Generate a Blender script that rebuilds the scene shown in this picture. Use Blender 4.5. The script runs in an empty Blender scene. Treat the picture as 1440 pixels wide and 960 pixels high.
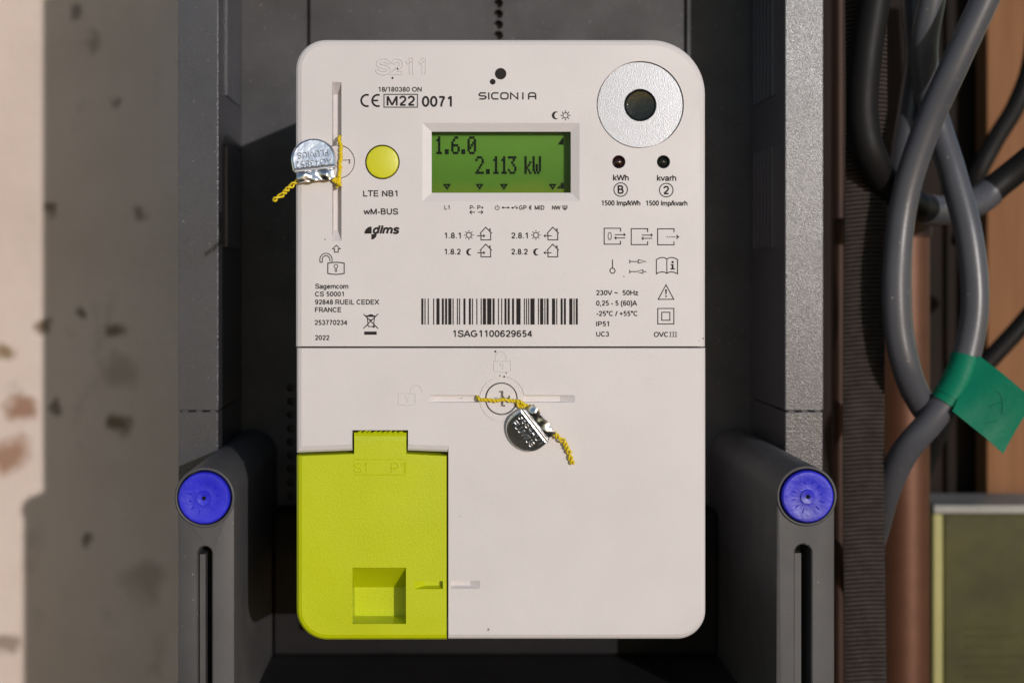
import bpy, bmesh, math, random
from mathutils import Vector, Matrix
R = math.radians
random.seed(7)
sc = bpy.context.scene
C = sc.collection

# ------------------------------------------------------------------ camera, light, exposure
S = 0.2309          # millimetres on the meter's front per photo pixel
D = 450.0           # millimetres from the lens to the meter's front
VX, VY = 626.0, 390.0

cam_d = bpy.data.cameras.new('camera')
cam = bpy.data.objects.new('camera', cam_d); C.objects.link(cam)
cam.location = (0, -D / 1000, 0)
cam.rotation_euler = (R(90), 0, 0)
cam_d.sensor_width = 36
cam_d.lens = 36 * (D / S) / 1440
cam_d.shift_x = (720 - VX) / 1440
cam_d.shift_y = -(480 - VY) / 1440
cam_d.clip_start = 0.01
cam_d.clip_end = 500
cam_d.dof.use_dof = True
cam_d.dof.focus_distance = D / 1000 + 0.012
cam_d.dof.aperture_fstop = 11.0
sc.camera = cam

SUN = Vector((0.42, -1.0, 0.178)).normalized()
elev = math.asin(SUN.z)
azim = math.atan2(SUN.x, SUN.y)
world = bpy.data.worlds.new('World'); sc.world = world
world.use_nodes = True
nt = world.node_tree; nt.nodes.clear()
sky = nt.nodes.new('ShaderNodeTexSky'); sky.sky_type = 'NISHITA'; sky.sun_disc = False
sky.air_density = 0.8; sky.dust_density = 0.15; sky.ozone_density = 1.0
sky.sun_elevation = elev; sky.sun_rotation = azim
bg = nt.nodes.new('ShaderNodeBackground'); bg.inputs[1].default_value = 0.11
wo = nt.nodes.new('ShaderNodeOutputWorld')
nt.links.new(sky.outputs[0], bg.inputs[0]); nt.links.new(bg.outputs[0], wo.inputs[0])
sun_d = bpy.data.lights.new('sun', 'SUN'); sun_d.energy = 2.22; sun_d.angle = R(0.55)
sun_d.color = (1.0, 0.955, 0.935)
sun = bpy.data.objects.new('sun', sun_d); C.objects.link(sun)
sun.rotation_euler = SUN.to_track_quat('Z', 'Y').to_euler()
vs = sc.view_settings
vs.view_transform = 'Standard'; vs.look = 'None'; vs.gamma = 1.0; vs.exposure = 0.0
vs.use_curve_mapping = False

# ------------------------------------------------------------------ helpers
def K(Y): return (D + Y) / D
def U(px, Y=0.0): return (px - VX) * S * K(Y)
def V(py, Y=0.0): return (VY - py) * S * K(Y)
def PX(px, py, Y=0.0): return Vector((U(px, Y), Y, V(py, Y)))     # a photo point at depth Y, millimetres

def obj(name, bm, mat, parent=None, smooth=None):
    """link a bmesh (millimetres, scene axes) as one mesh object; the mesh is moved to its thing's own origin"""
    me = bpy.data.meshes.new(name)
    if isinstance(bm, bpy.types.Mesh): me = bm; me.name = name
    else: bm.to_mesh(me); bm.free()
    me.transform(Matrix.Scale(0.001, 4))
    root = parent
    while root is not None and root.parent is not None: root = root.parent
    if root is not None: me.transform(Matrix.Translation(-root.location))
    if mat is not None:
        me.materials.clear(); me.materials.append(mat)
    if smooth is not None:
        smooth_by_angle(me, smooth)
    o = bpy.data.objects.new(name, me); C.objects.link(o)
    o.parent = parent
    return o

def smooth_by_angle(me, ang):
    b = bmesh.new(); b.from_mesh(me)
    for f in b.faces: f.smooth = True
    for e in b.edges:
        e.smooth = not (len(e.link_faces) == 2 and e.calc_face_angle(3.0) > R(ang))
    b.to_mesh(me); b.free()

def thing(name, label, cat, loc=(0, 0, 0), group=None):
    o = bpy.data.objects.new(name, None); C.objects.link(o)
    o.empty_display_size = 0.02
    o.location = Vector(loc) / 1000
    o['label'] = label; o['category'] = cat
    if group: o['group'] = group
    return o

def rrect(l, t, r, b, rad=(0, 0, 0, 0), n=10):
    """pixel rectangle with corner radii TL, TR, BR, BL, clockwise from the top left"""
    pts = []
    for (cx, cy, rr, a0) in ((l, t, rad[0], 180), (r, t, rad[1], 270), (r, b, rad[2], 0), (l, b, rad[3], 90)):
        if rr <= 0: pts.append((cx, cy)); continue
        ox = cx + rr if cx == l else cx - rr
        oy = cy + rr if cy == t else cy - rr
        for i in range(n + 1):
            a = R(a0 + 90 * i / n)
            pts.append((ox + rr * math.cos(a), oy + rr * math.sin(a)))
    return pts

def circ(cx, cy, r, n=48):
    return [(cx + r * math.cos(2 * math.pi * i / n), cy + r * math.sin(2 * math.pi * i / n)) for i in range(n)]

def area2(p): return sum(p[i][0] * p[(i + 1) % len(p)][1] - p[(i + 1) % len(p)][0] * p[i][1] for i in range(len(p)))

def inset(poly, offs):
    """move every edge i (p[i]..p[i+1]) inwards by offs[i]"""
    n = len(poly); s = 1 if area2(poly) > 0 else -1
    lines = []
    for i in range(n):
        (x0, y0), (x1, y1) = poly[i], poly[(i + 1) % n]
        dx, dy = x1 - x0, y1 - y0; L = math.hypot(dx, dy) or 1
        nx, ny = -dy / L * s, dx / L * s
        lines.append((x0 + nx * offs[i], y0 + ny * offs[i], dx / L, dy / L))
    out = []
    for i in range(n):
        a, b = lines[i - 1], lines[i]
        den = a[2] * b[3] - a[3] * b[2]
        if abs(den) < 1e-4: out.append((b[0], b[1])); continue
        t = ((b[0] - a[0]) * b[3] - (b[1] - a[1]) * b[2]) / den
        out.append((a[0] + a[2] * t, a[1] + a[3] * t))
    return out

def loft(rings, bm=None, Yref=0.0, caps=True):
    """rings: [(pixel polygon, Y)]; the pixels are read at depth Yref"""
    bm = bm or bmesh.new()
    prev = None; first = None
    for poly, Y in rings:
        vs_ = [bm.verts.new((U(x, Yref), Y, V(y, Yref))) for x, y in poly]
        if prev:
            n = len(vs_)
            for i in range(n):
                bm.faces.new((prev[i], prev[(i + 1) % n], vs_[(i + 1) % n], vs_[i]))
        else: first = vs_
        prev = vs_
    if caps:
        bm.faces.new(first); bm.faces.new(prev)
    bmesh.ops.recalc_face_normals(bm, faces=bm.faces[:])
    return bm

def box(x0, x1, y0, y1, z0, z1, bm=None, bevel=0.0, seg=2):
    own = bmesh.new()
    bmesh.ops.create_cube(own, size=1)
    for v in own.verts:
        v.co = Vector((x0 + (v.co.x + .5) * (x1 - x0), y0 + (v.co.y + .5) * (y1 - y0), z0 + (v.co.z + .5) * (z1 - z0)))
    if bevel: bmesh.ops.bevel(own, geom=own.edges[:], offset=bevel, segments=seg, profile=0.5, affect='EDGES')
    return merge(bm, own)

def merge(bm, own):
    if bm is None: return own
    me = bpy.data.meshes.new('tmp'); own.to_mesh(me); own.free()
    bm.from_mesh(me); bpy.data.meshes.remove(me)
    return bm

def lathe(prof, cx, cz, bm=None, n=48, ang=None):
    """prof: [(radius, Y)] turned about the axis through (cx, cz) pointing along Y"""
    bm = bm or bmesh.new()
    rings = []
    for r, Y in prof:
        if r <= 1e-6: rings.append([bm.verts.new((cx, Y, cz))])
        else: rings.append([bm.verts.new((cx + r * math.cos(2 * math.pi * i / n), Y, cz + r * math.sin(2 * math.pi * i / n))) for i in range(n)])
    for a, b in zip(rings, rings[1:]):
        for i in range(n):
            j = (i + 1) % n
            if len(a) == 1 and len(b) == 1: continue
            if len(a) == 1: bm.faces.new((a[0], b[j], b[i]))
            elif len(b) == 1: bm.faces.new((a[i], a[j], b[0]))
            else: bm.faces.new((a[i], a[j], b[j], b[i]))
    bmesh.ops.recalc_face_normals(bm, faces=bm.faces[:])
    return bm

def cut(bm, cutters):
    """subtract each cutter from the solid (exact boolean), back as a mesh"""
    me = bpy.data.meshes.new('solid'); bm.to_mesh(me); bm.free()
    base = bpy.data.objects.new('solid', me); C.objects.link(base)
    tmp = []
    for c in cutters:
        cm = bpy.data.meshes.new('cutter'); c.to_mesh(cm); c.free()
        co = bpy.data.objects.new('cutter', cm); C.objects.link(co); tmp.append(co)
        m = base.modifiers.new('cut', 'BOOLEAN'); m.operation = 'DIFFERENCE'; m.solver = 'EXACT'; m.object = co
    dg = bpy.context.evaluated_depsgraph_get(); dg.update()
    res = bpy.data.meshes.new_from_object(base.evaluated_get(dg))
    for o in tmp + [base]:
        m = o.data; bpy.data.objects.remove(o); bpy.data.meshes.remove(m)
    return res

def spline(pts, n=12):
    P = [Vector(p) for p in pts]; out = []
    Q = [P[0] * 2 - P[1]] + P + [P[-1] * 2 - P[-2]]
    for i in range(1, len(Q) - 2):
        a, b, c, d = Q[i - 1], Q[i], Q[i + 1], Q[i + 2]
        for k in range(n):
            t = k / n
            out.append(0.5 * ((2 * b) + (c - a) * t + (2 * a - 5 * b + 4 * c - d) * t * t + (3 * b - a - 3 * c + d) * t ** 3))
    out.append(P[-1]); return out

def frames(path):
    T = [(path[min(i + 1, len(path) - 1)] - path[max(i - 1, 0)]).normalized() for i in range(len(path))]
    up = Vector((0, -1, 0.01)) if abs(T[0].y) < .9 else Vector((1, 0, 0))
    N = (up - T[0] * up.dot(T[0])).normalized(); out = []
    for t in T:
        N = (N - t * N.dot(t)).normalized()
        out.append((t, N, t.cross(N)))
    return out

def tube(path, r, bm=None, n=16, caps=True):
    bm = bm or bmesh.new(); prev = None
    rs = r if isinstance(r, (list, tuple)) else [r] * len(path)
    for p, (t, a, b), rr in zip(path, frames(path), rs):
        ring = [bm.verts.new(p + (a * math.cos(2 * math.pi * i / n) + b * math.sin(2 * math.pi * i / n)) * rr) for i in range(n)]
        if prev:
            for i in range(n): bm.faces.new((prev[i], prev[(i + 1) % n], ring[(i + 1) % n], ring[i]))
        elif caps: bm.faces.new(ring)
        prev = ring
    if caps: bm.faces.new(prev)
    bmesh.ops.recalc_face_normals(bm, faces=bm.faces[:])
    return bm

# ------------------------------------------------------------------ materials
def mat_new(name):
    m = bpy.data.materials.new(name); m.use_nodes = True
    n = m.node_tree.nodes; b = n['Principled BSDF']
    return m, m.node_tree, b

def ramp(nt, src, stops):
    r = nt.nodes.new('ShaderNodeValToRGB')
    while len(r.color_ramp.elements) < len(stops): r.color_ramp.elements.new(0.5)
    for e, (p, c) in zip(r.color_ramp.elements, stops): e.position = p; e.color = (*c, 1) if len(c) == 3 else c
    nt.links.new(src, r.inputs[0]); return r.outputs[0]

def noise(nt, vec, scale, detail=2.0, rough=0.5):
    t = nt.nodes.new('ShaderNodeTexNoise'); t.inputs['Scale'].default_value = scale
    t.inputs['Detail'].default_value = detail; t.inputs['Roughness'].default_value = rough
    nt.links.new(vec, t.inputs['Vector']); return t.outputs['Fac']

def mix(nt, fac, a, b, mode='MIX'):
    m = nt.nodes.new('ShaderNodeMix'); m.data_type = 'RGBA'; m.blend_type = mode
    for sock, v in ((m.inputs['Factor'], fac), (m.inputs['A'], a), (m.inputs['B'], b)):
        if hasattr(v, 'is_output'): nt.links.new(v, sock)
        else: sock.default_value = v if not isinstance(v, tuple) else (*v, 1)
    return m.outputs['Result']

def coord(nt):
    t = nt.nodes.new('ShaderNodeTexCoord'); return t.outputs['Object']

def mapped(nt, vec, scale):
    m = nt.nodes.new('ShaderNodeMapping'); m.inputs['Scale'].default_value = scale
    nt.links.new(vec, m.inputs['Vector']); return m.outputs['Vector']

def bump(nt, b, height, strength, dist):
    n = nt.nodes.new('ShaderNodeBump'); n.inputs['Strength'].default_value = strength; n.inputs['Distance'].default_value = dist
    nt.links.new(height, n.inputs['Height']); nt.links.new(n.outputs[0], b.inputs['Normal'])
    return n

def plastic(name, col, rough=0.45, grain=2600, strength=0.25, dist=0.0002, vary=0.05, specks=None, spec=0.5, coat=0.0):
    m, nt, b = mat_new(name)
    co = coord(nt)
    big = noise(nt, co, 28, 4, 0.6)
    lo = tuple(c * (1 - vary) for c in col); hi = tuple(min(1, c * (1 + vary)) for c in col)
    c = ramp(nt, big, [(0.3, lo), (0.7, hi)])
    if specks:
        scol, scale, thr = specks
        sp = ramp(nt, noise(nt, co, scale, 1.0), [(thr, (0, 0, 0)), (thr + 0.03, (1, 1, 1))])
        c = mix(nt, sp, c, scol)
    nt.links.new(c, b.inputs['Base Color'])
    rr = ramp(nt, noise(nt, co, 60, 3), [(0.3, (rough * 0.9,) * 3), (0.7, (rough * 1.12,) * 3)])
    nt.links.new(rr, b.inputs['Roughness'])
    b.inputs['Specular IOR Level'].default_value = spec
    b.inputs['Coat Weight'].default_value = coat
    bump(nt, b, noise(nt, co, grain, 2.0, 0.6), strength, dist)
    return m

M = {}
M['white'] = plastic('warm_white_plastic', (0.66, 0.617, 0.612), 0.42, 2300, 0.75, 0.00007, 0.035, ((0.25, 0.2, 0.17), 420, 0.83))
M['yellow'] = plastic('lime_plastic', (0.51, 0.57, 0.003), 0.33, 2100, 0.9, 0.00008, 0.05)
M['button'] = plastic('yellow_button', (0.62, 0.61, 0.01), 0.4, 2400, 0.2, 0.0002, 0.06)
M['dark'] = plastic('anthracite_plastic', (0.068, 0.066, 0.074), 0.22, 2000, 1.0, 0.00011, 0.10, ((0.26, 0.24, 0.23), 900, 0.78))
M['dust'] = plastic('dusty_anthracite', (0.070, 0.068, 0.071), 0.5, 1900, 0.3, 0.0002, 0.22, ((0.28, 0.25, 0.22), 800, 0.75))
M['back'] = plastic('matt_anthracite', (0.066, 0.063, 0.065), 0.55, 1000, 0.6, 0.00015, 0.25, ((0.14, 0.13, 0.13), 700, 0.70), 0.25)
M['shade_black'] = plastic('shade_black_plastic', (0.009, 0.008, 0.0085), 0.6, 1500, 0.3, 0.0001, 0.2, None, 0.15)  # the lower panel's shade put into a near-black colour
M['deep'] = plastic('black_plastic', (0.024, 0.022, 0.023), 0.5, 1500, 0.3, 0.0001, 0.2, None, 0.25)
M['blue'] = plastic('blue_plastic', (0.020, 0.022, 0.56), 0.38, 240, 0.4, 0.0006, 0.35)
M['ink'] = plastic('grey_black_ink', (0.026, 0.022, 0.022), 0.7, 2500, 0.1, 0.0001, 0.15, None, 0.12)
M['hole'] = plastic('black_hole', (0.008, 0.008, 0.008), 0.7, spec=0.1)
M['lcd_ink'] = plastic('lcd_black', (0.008, 0.014, 0.006), 0.7, spec=0.05)
M['wire'] = plastic('yellow_wire', (0.78, 0.58, 0.01), 0.38, 1800, 0.2, 0.0002, 0.12)
M['cable'] = plastic('grey_sheath', (0.078, 0.078, 0.090), 0.36, 900, 0.15, 0.0002, 0.12, ((0.28, 0.26, 0.24), 500, 0.76))
M['black_cable_band'] = plastic('black_sheath', (0.010, 0.009, 0.009), 0.55, 900, 0.2, 0.0002, 0.2, None, 0.2)
M['tape'] = plastic('green_tape', (0.002, 0.165, 0.090), 0.45, 220, 0.30, 0.0006, 0.14, None, 0.15)
M['tape_ink'] = plastic('dark_green_ink', (0.003, 0.085, 0.045), 0.5)
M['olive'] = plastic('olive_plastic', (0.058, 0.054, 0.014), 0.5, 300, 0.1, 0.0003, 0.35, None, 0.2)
M['lit_edge'] = plastic('lit_edge_plastic', (0.36, 0.33, 0.12), 0.5, 300, 0.1, 0.0003, 0.1)  # light on the olive box's left edge, put into the colour
M['lit_top'] = plastic('lit_top_plastic', (0.30, 0.29, 0.26), 0.5, 300, 0.1, 0.0003, 0.3)  # light on the olive box's top, put into the colour

def metal(name, col, rough, grain, strength, dist, metallic=1.0):
    m, nt, b = mat_new(name); co = coord(nt)
    b.inputs['Metallic'].default_value = metallic
    c = ramp(nt, noise(nt, co, grain * 0.6, 2), [(0.3, tuple(x * 0.86 for x in col)), (0.7, col)])
    nt.links.new(c, b.inputs['Base Color'])
    b.inputs['Roughness'].default_value = rough
    bump(nt, b, noise(nt, co, grain, 2, 0.6), strength, dist)
    return m
M['steel'] = metal('zinc_steel', (0.225, 0.23, 0.245), 0.38, 2400, 1.0, 0.00006)
M['stamp'] = metal('dull_stamped_metal', (0.55, 0.56, 0.58), 0.42, 500, 0.1, 0.0002)
M['alu'] = metal('aluminium_seal', (0.84, 0.85, 0.88), 0.28, 330, 0.30, 0.0004)
M['copper'] = metal('aged_copper', (0.125, 0.05, 0.026), 0.5, 160, 0.2, 0.0005, 0.4)
M['shade_copper'] = metal('shade_toned_copper', (0.035, 0.014, 0.008), 0.55, 160, 0.2, 0.0005, 0.5)  # darker copper, the thin pipe's shade put into the colour

def lens_mat():
    m, nt, b = mat_new('dark_lens'); b.inputs['Base Color'].default_value = (0.012, 0.014, 0.012, 1)
    b.inputs['Roughness'].default_value = 0.08; b.inputs['Specular IOR Level'].default_value = 0.3
    co = coord(nt); bump(nt, b, noise(nt, co, 700, 2), 0.25, 0.0003); return m
M['lens'] = lens_mat()
def red_lens():
    m, nt, b = mat_new('dark_red_lens'); co = coord(nt)
    c = ramp(nt, noise(nt, co, 500, 2), [(0.3, (0.014, 0.006, 0.006)), (0.7, (0.035, 0.012, 0.011))])
    nt.links.new(c, b.inputs['Base Color']); b.inputs['Roughness'].default_value = 0.1; return m
M['red_lens'] = red_lens()

def lcd_mat():
    m, nt, b = mat_new('lcd_green'); co = coord(nt)
    sx = nt.nodes.new('ShaderNodeSeparateXYZ'); nt.links.new(co, sx.inputs[0])
    mr = nt.nodes.new('ShaderNodeMapRange'); nt.links.new(sx.outputs['Z'], mr.inputs[0])
    mr.inputs[1].default_value = LCDZ[0]; mr.inputs[2].default_value = LCDZ[1]
    nz = noise(nt, co, 120, 3)
    ad = nt.nodes.new('ShaderNodeMath'); ad.operation = 'MULTIPLY_ADD'
    nt.links.new(nz, ad.inputs[0]); ad.inputs[1].default_value = 0.35; nt.links.new(mr.outputs[0], ad.inputs[2])
    c = ramp(nt, ad.outputs[0], [(0.12, (0.15, 0.22, 0.004)), (0.40, (0.078, 0.205, 0.008)), (1.0, (0.108, 0.265, 0.020))])
    nt.links.new(c, b.inputs['Base Color']); b.inputs['Roughness'].default_value = 0.5; b.inputs['Specular IOR Level'].default_value = 0.15
    bump(nt, b, noise(nt, co, 2200, 2), 0.1, 0.0002)
    return m

def glass_mat():
    m = bpy.data.materials.new('clear_window'); m.use_nodes = True; nt = m.node_tree; nt.nodes.clear()
    out = nt.nodes.new('ShaderNodeOutputMaterial'); tr = nt.nodes.new('ShaderNodeBsdfTransparent')
    tr.inputs[0].default_value = (0.96, 0.97, 0.95, 1)
    gl = nt.nodes.new('ShaderNodeBsdfGlossy'); gl.inputs['Roughness'].default_value = 0.04
    fr = nt.nodes.new('ShaderNodeFresnel'); fr.inputs[0].default_value = 1.16
    mx = nt.nodes.new('ShaderNodeMixShader')
    co = coord(nt)
    bn = nt.nodes.new('ShaderNodeBump'); bn.inputs['Strength'].default_value = 0.05; bn.inputs['Distance'].default_value = 0.0005
    nt.links.new(noise(nt, co, 90, 2), bn.inputs['Height']); nt.links.new(bn.outputs[0], gl.inputs['Normal'])
    nt.links.new(fr.outputs[0], mx.inputs[0]); nt.links.new(tr.outputs[0], mx.inputs[1]); nt.links.new(gl.outputs[0], mx.inputs[2])
    nt.links.new(mx.outputs[0], out.inputs[0]); return m
M['glass'] = glass_mat()

WALL_Y = 488.0
def wall_mat():
    m, nt, b = mat_new('old_whitewash'); co = coord(nt)
    c = ramp(nt, noise(nt, co, 9, 5, 0.6), [(0.25, (0.60, 0.475, 0.395)), (0.55, (0.69, 0.555, 0.475)), (0.8, (0.735, 0.61, 0.53))])
    # dark smudges
    sm = ramp(nt, noise(nt, mapped(nt, co, (1, 1, 0.7)), 26, 4, 0.6), [(0.60, (0, 0, 0)), (0.80, (0.55, 0.55, 0.55))])
    c = mix(nt, sm, c, (0.27, 0.21, 0.165))
    gp = nt.nodes.new('ShaderNodeNewGeometry')
    nz = nt.nodes.new('ShaderNodeTexNoise'); nz.inputs['Scale'].default_value = 42; nz.inputs['Detail'].default_value = 3
    nt.links.new(co, nz.inputs['Vector'])
    warp = nt.nodes.new('ShaderNodeVectorMath'); warp.operation = 'MULTIPLY_ADD'
    nt.links.new(nz.outputs['Color'], warp.inputs[0]); warp.inputs[1].default_value = (0.026, 0, 0.026); nt.links.new(gp.outputs['Position'], warp.inputs[2])
    for (px, py, r, col, stren) in ((28, 575, 20, (0.30, 0.15, 0.09), .9), (12, 640, 26, (0.33, 0.17, 0.10), .9), (6, 492, 15, (0.26, 0.17, 0.09), .95), (65, 455, 15, (0.15, 0.10, 0.05), .95),
                            (112, 440, 11, (0.14, 0.10, 0.06), .8), (166, 468, 12, (0.16, 0.11, 0.06), .85), (82, 575, 11, (0.15, 0.10, 0.06), .8), (168, 597, 16, (0.17, 0.11, 0.06), .9),
                            (112, 20, 12, (0.14, 0.10, 0.08), .7), (70, 300, 9, (0.16, 0.10, 0.06), .8), (196, 300, 10, (0.2, 0.13, 0.09), .7), (122, 762, 10, (0.14, 0.10, 0.07), .8),
                            (165, 148, 8, (0.2, 0.15, 0.11), .7), (130, 60, 12, (0.2, 0.14, 0.11), .5), (10, 900, 15, (0.16, 0.11, 0.07), .7), (165, 525, 26, (0.32, 0.23, 0.16), .5), (205, 815, 30, (0.25, 0.2, 0.14), .5)):
        p = PX(px, py, WALL_Y) / 1000
        d = nt.nodes.new('ShaderNodeVectorMath'); d.operation = 'DISTANCE'
        nt.links.new(warp.outputs[0], d.inputs[0]); d.inputs[1].default_value = (p.x + 0.013, p.y, p.z + 0.013)
        rr = r * S * K(WALL_Y) / 1000
        mr = nt.nodes.new('ShaderNodeMapRange'); nt.links.new(d.outputs['Value'], mr.inputs[0])
        mr.inputs[1].default_value = rr * 0.5; mr.inputs[2].default_value = rr * 1.25; mr.inputs[3].default_value = stren; mr.inputs[4].default_value = 0
        c = mix(nt, mr.outputs[0], c, col)
    nt.links.new(c, b.inputs['Base Color']); b.inputs['Roughness'].default_value = 0.85
    bump(nt, b, noise(nt, co, 45, 5, 0.6), 0.5, 0.003)
    return m
M['wall'] = wall_mat()

def wood(name, lo, hi, scale=(40, 40, 3)):
    m, nt, b = mat_new(name); co = coord(nt)
    c = ramp(nt, noise(nt, mapped(nt, co, scale), 3, 5, 0.6), [(0.3, lo), (0.7, hi)])
    nt.links.new(c, b.inputs['Base Color']); b.inputs['Roughness'].default_value = 0.7; b.inputs['Specular IOR Level'].default_value = 0.2
    bump(nt, b, noise(nt, mapped(nt, co, scale), 9, 4), 0.25, 0.001); return m
M['plank'] = wood('brown_board', (0.20, 0.088, 0.036), (0.27, 0.125, 0.056))
M['shade_dark_wood'] = wood('shade_brown_board', (0.007, 0.0035, 0.002), (0.015, 0.007, 0.004))  # near-black brown holds the deep shade behind the cables

def strap_mat():
    m, nt, b = mat_new('brown_webbing'); co = coord(nt)
    c = ramp(nt, noise(nt, co, 160, 4, 0.7), [(0.3, (0.022, 0.015, 0.012)), (0.7, (0.050, 0.036, 0.030))])
    nt.links.new(c, b.inputs['Base Color']); b.inputs['Roughness'].default_value = 0.8
    bump(nt, b, noise(nt, mapped(nt, co, (1, 1, 2.5)), 1300, 2), 0.6, 0.0005); return m
M['strap'] = strap_mat()

# ------------------------------------------------------------------ print: strokes and lettering
_layer = [0]
def lay():
    _layer[0] = (_layer[0] + 1) % 12
    return 0.05 + 0.004 * _layer[0]

def strip(bm, pts, w, Y, closed=False):
    """one flat mitred stroke of pixel width w at depth Y"""
    n = len(pts); L, Rr = [], []
    for i in range(n):
        p = Vector(pts[i])
        a = Vector(pts[i - 1]) if (i > 0 or closed) else None
        c = Vector(pts[(i + 1) % n]) if (i < n - 1 or closed) else None
        d0 = (p - a).normalized() if a is not None else None
        d1 = (c - p).normalized() if c is not None else None
        if d0 is None: d0 = d1
        if d1 is None: d1 = d0
        t = (d0 + d1)
        if t.length < 1e-5: t = d1.copy()
        t.normalize(); nn = Vector((-t.y, t.x)); k = max(0.5, nn.dot(Vector((-d1.y, d1.x))))
        o = nn * (w * .57 / k)
        L.append(bm.verts.new((U(p.x + o.x), Y, V(p.y + o.y)))); Rr.append(bm.verts.new((U(p.x - o.x), Y, V(p.y - o.y))))
    for i in range(n if closed else n - 1):
        j = (i + 1) % n
        bm.faces.new((L[i], Rr[i], Rr[j], L[j]))

def fill(bm, pts, Y):
    bm.faces.new([bm.verts.new((U(x), Y, V(y))) for x, y in pts])

def face_front(bm):
    for f in bm.faces:
        f.normal_update()
        if f.normal.y > 0: f.normal_flip()

def symbol(lines=(), fills=(), w=1.3, parent=None, base=0.0, name='printed_symbol', mat=None):
    """lines: (points, closed) or (points, closed, width)"""
    bm = bmesh.new(); k = 0
    for ln in lines:
        strip(bm, ln[0], ln[2] if len(ln) > 2 else w, base - 0.05 - 0.003 * k, ln[1]); k += 1
    for f in fills:
        fill(bm, f, base - 0.05 - 0.003 * k); k += 1
    face_front(bm)
    return obj(name, bm, mat or M['ink'], parent)

def arc(cx, cy, r, a0, a1, n=20):
    return [(cx + r * math.cos(R(a0 + (a1 - a0) * i / n)), cy + r * math.sin(R(a0 + (a1 - a0) * i / n))) for i in range(n + 1)]

def text_mesh(s, weight=0.0, shear=0.0, outline=0.0, extrude=0.0):
    cu = bpy.data.curves.new('lettering', 'FONT'); cu.body = s; cu.size = 1.0; cu.resolution_u = 3
    cu.offset = weight; cu.shear = shear
    if outline:
        cu.fill_mode = 'NONE'; cu.bevel_depth = outline; cu.bevel_resolution = 1
    if extrude: cu.extrude = extrude
    o = bpy.data.objects.new('lettering', cu); C.objects.link(o)
    dg = bpy.context.evaluated_depsgraph_get(); dg.update()
    me = bpy.data.meshes.new_from_object(o.evaluated_get(dg))
    bpy.data.objects.remove(o); bpy.data.curves.remove(cu)
    return me

def bounds(me):
    xs = [v.co.x for v in me.vertices]; ys = [v.co.y for v in me.vertices]
    return min(xs), max(xs), min(ys), max(ys)

def _el(cx, cy, rx, ry, a0=0, a1=360, n=None):
    n = n or max(4, int(abs(a1 - a0) / 18))
    return [(cx + rx * math.cos(R(a0 + (a1 - a0) * i / n)), cy + ry * math.sin(R(a0 + (a1 - a0) * i / n))) for i in range(n + 1)]
def _sm(*p):
    return [(v.x, v.y) for v in spline([(x, y, 0) for x, y in p], 4)]
H_, L_ = .935, .065
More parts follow.
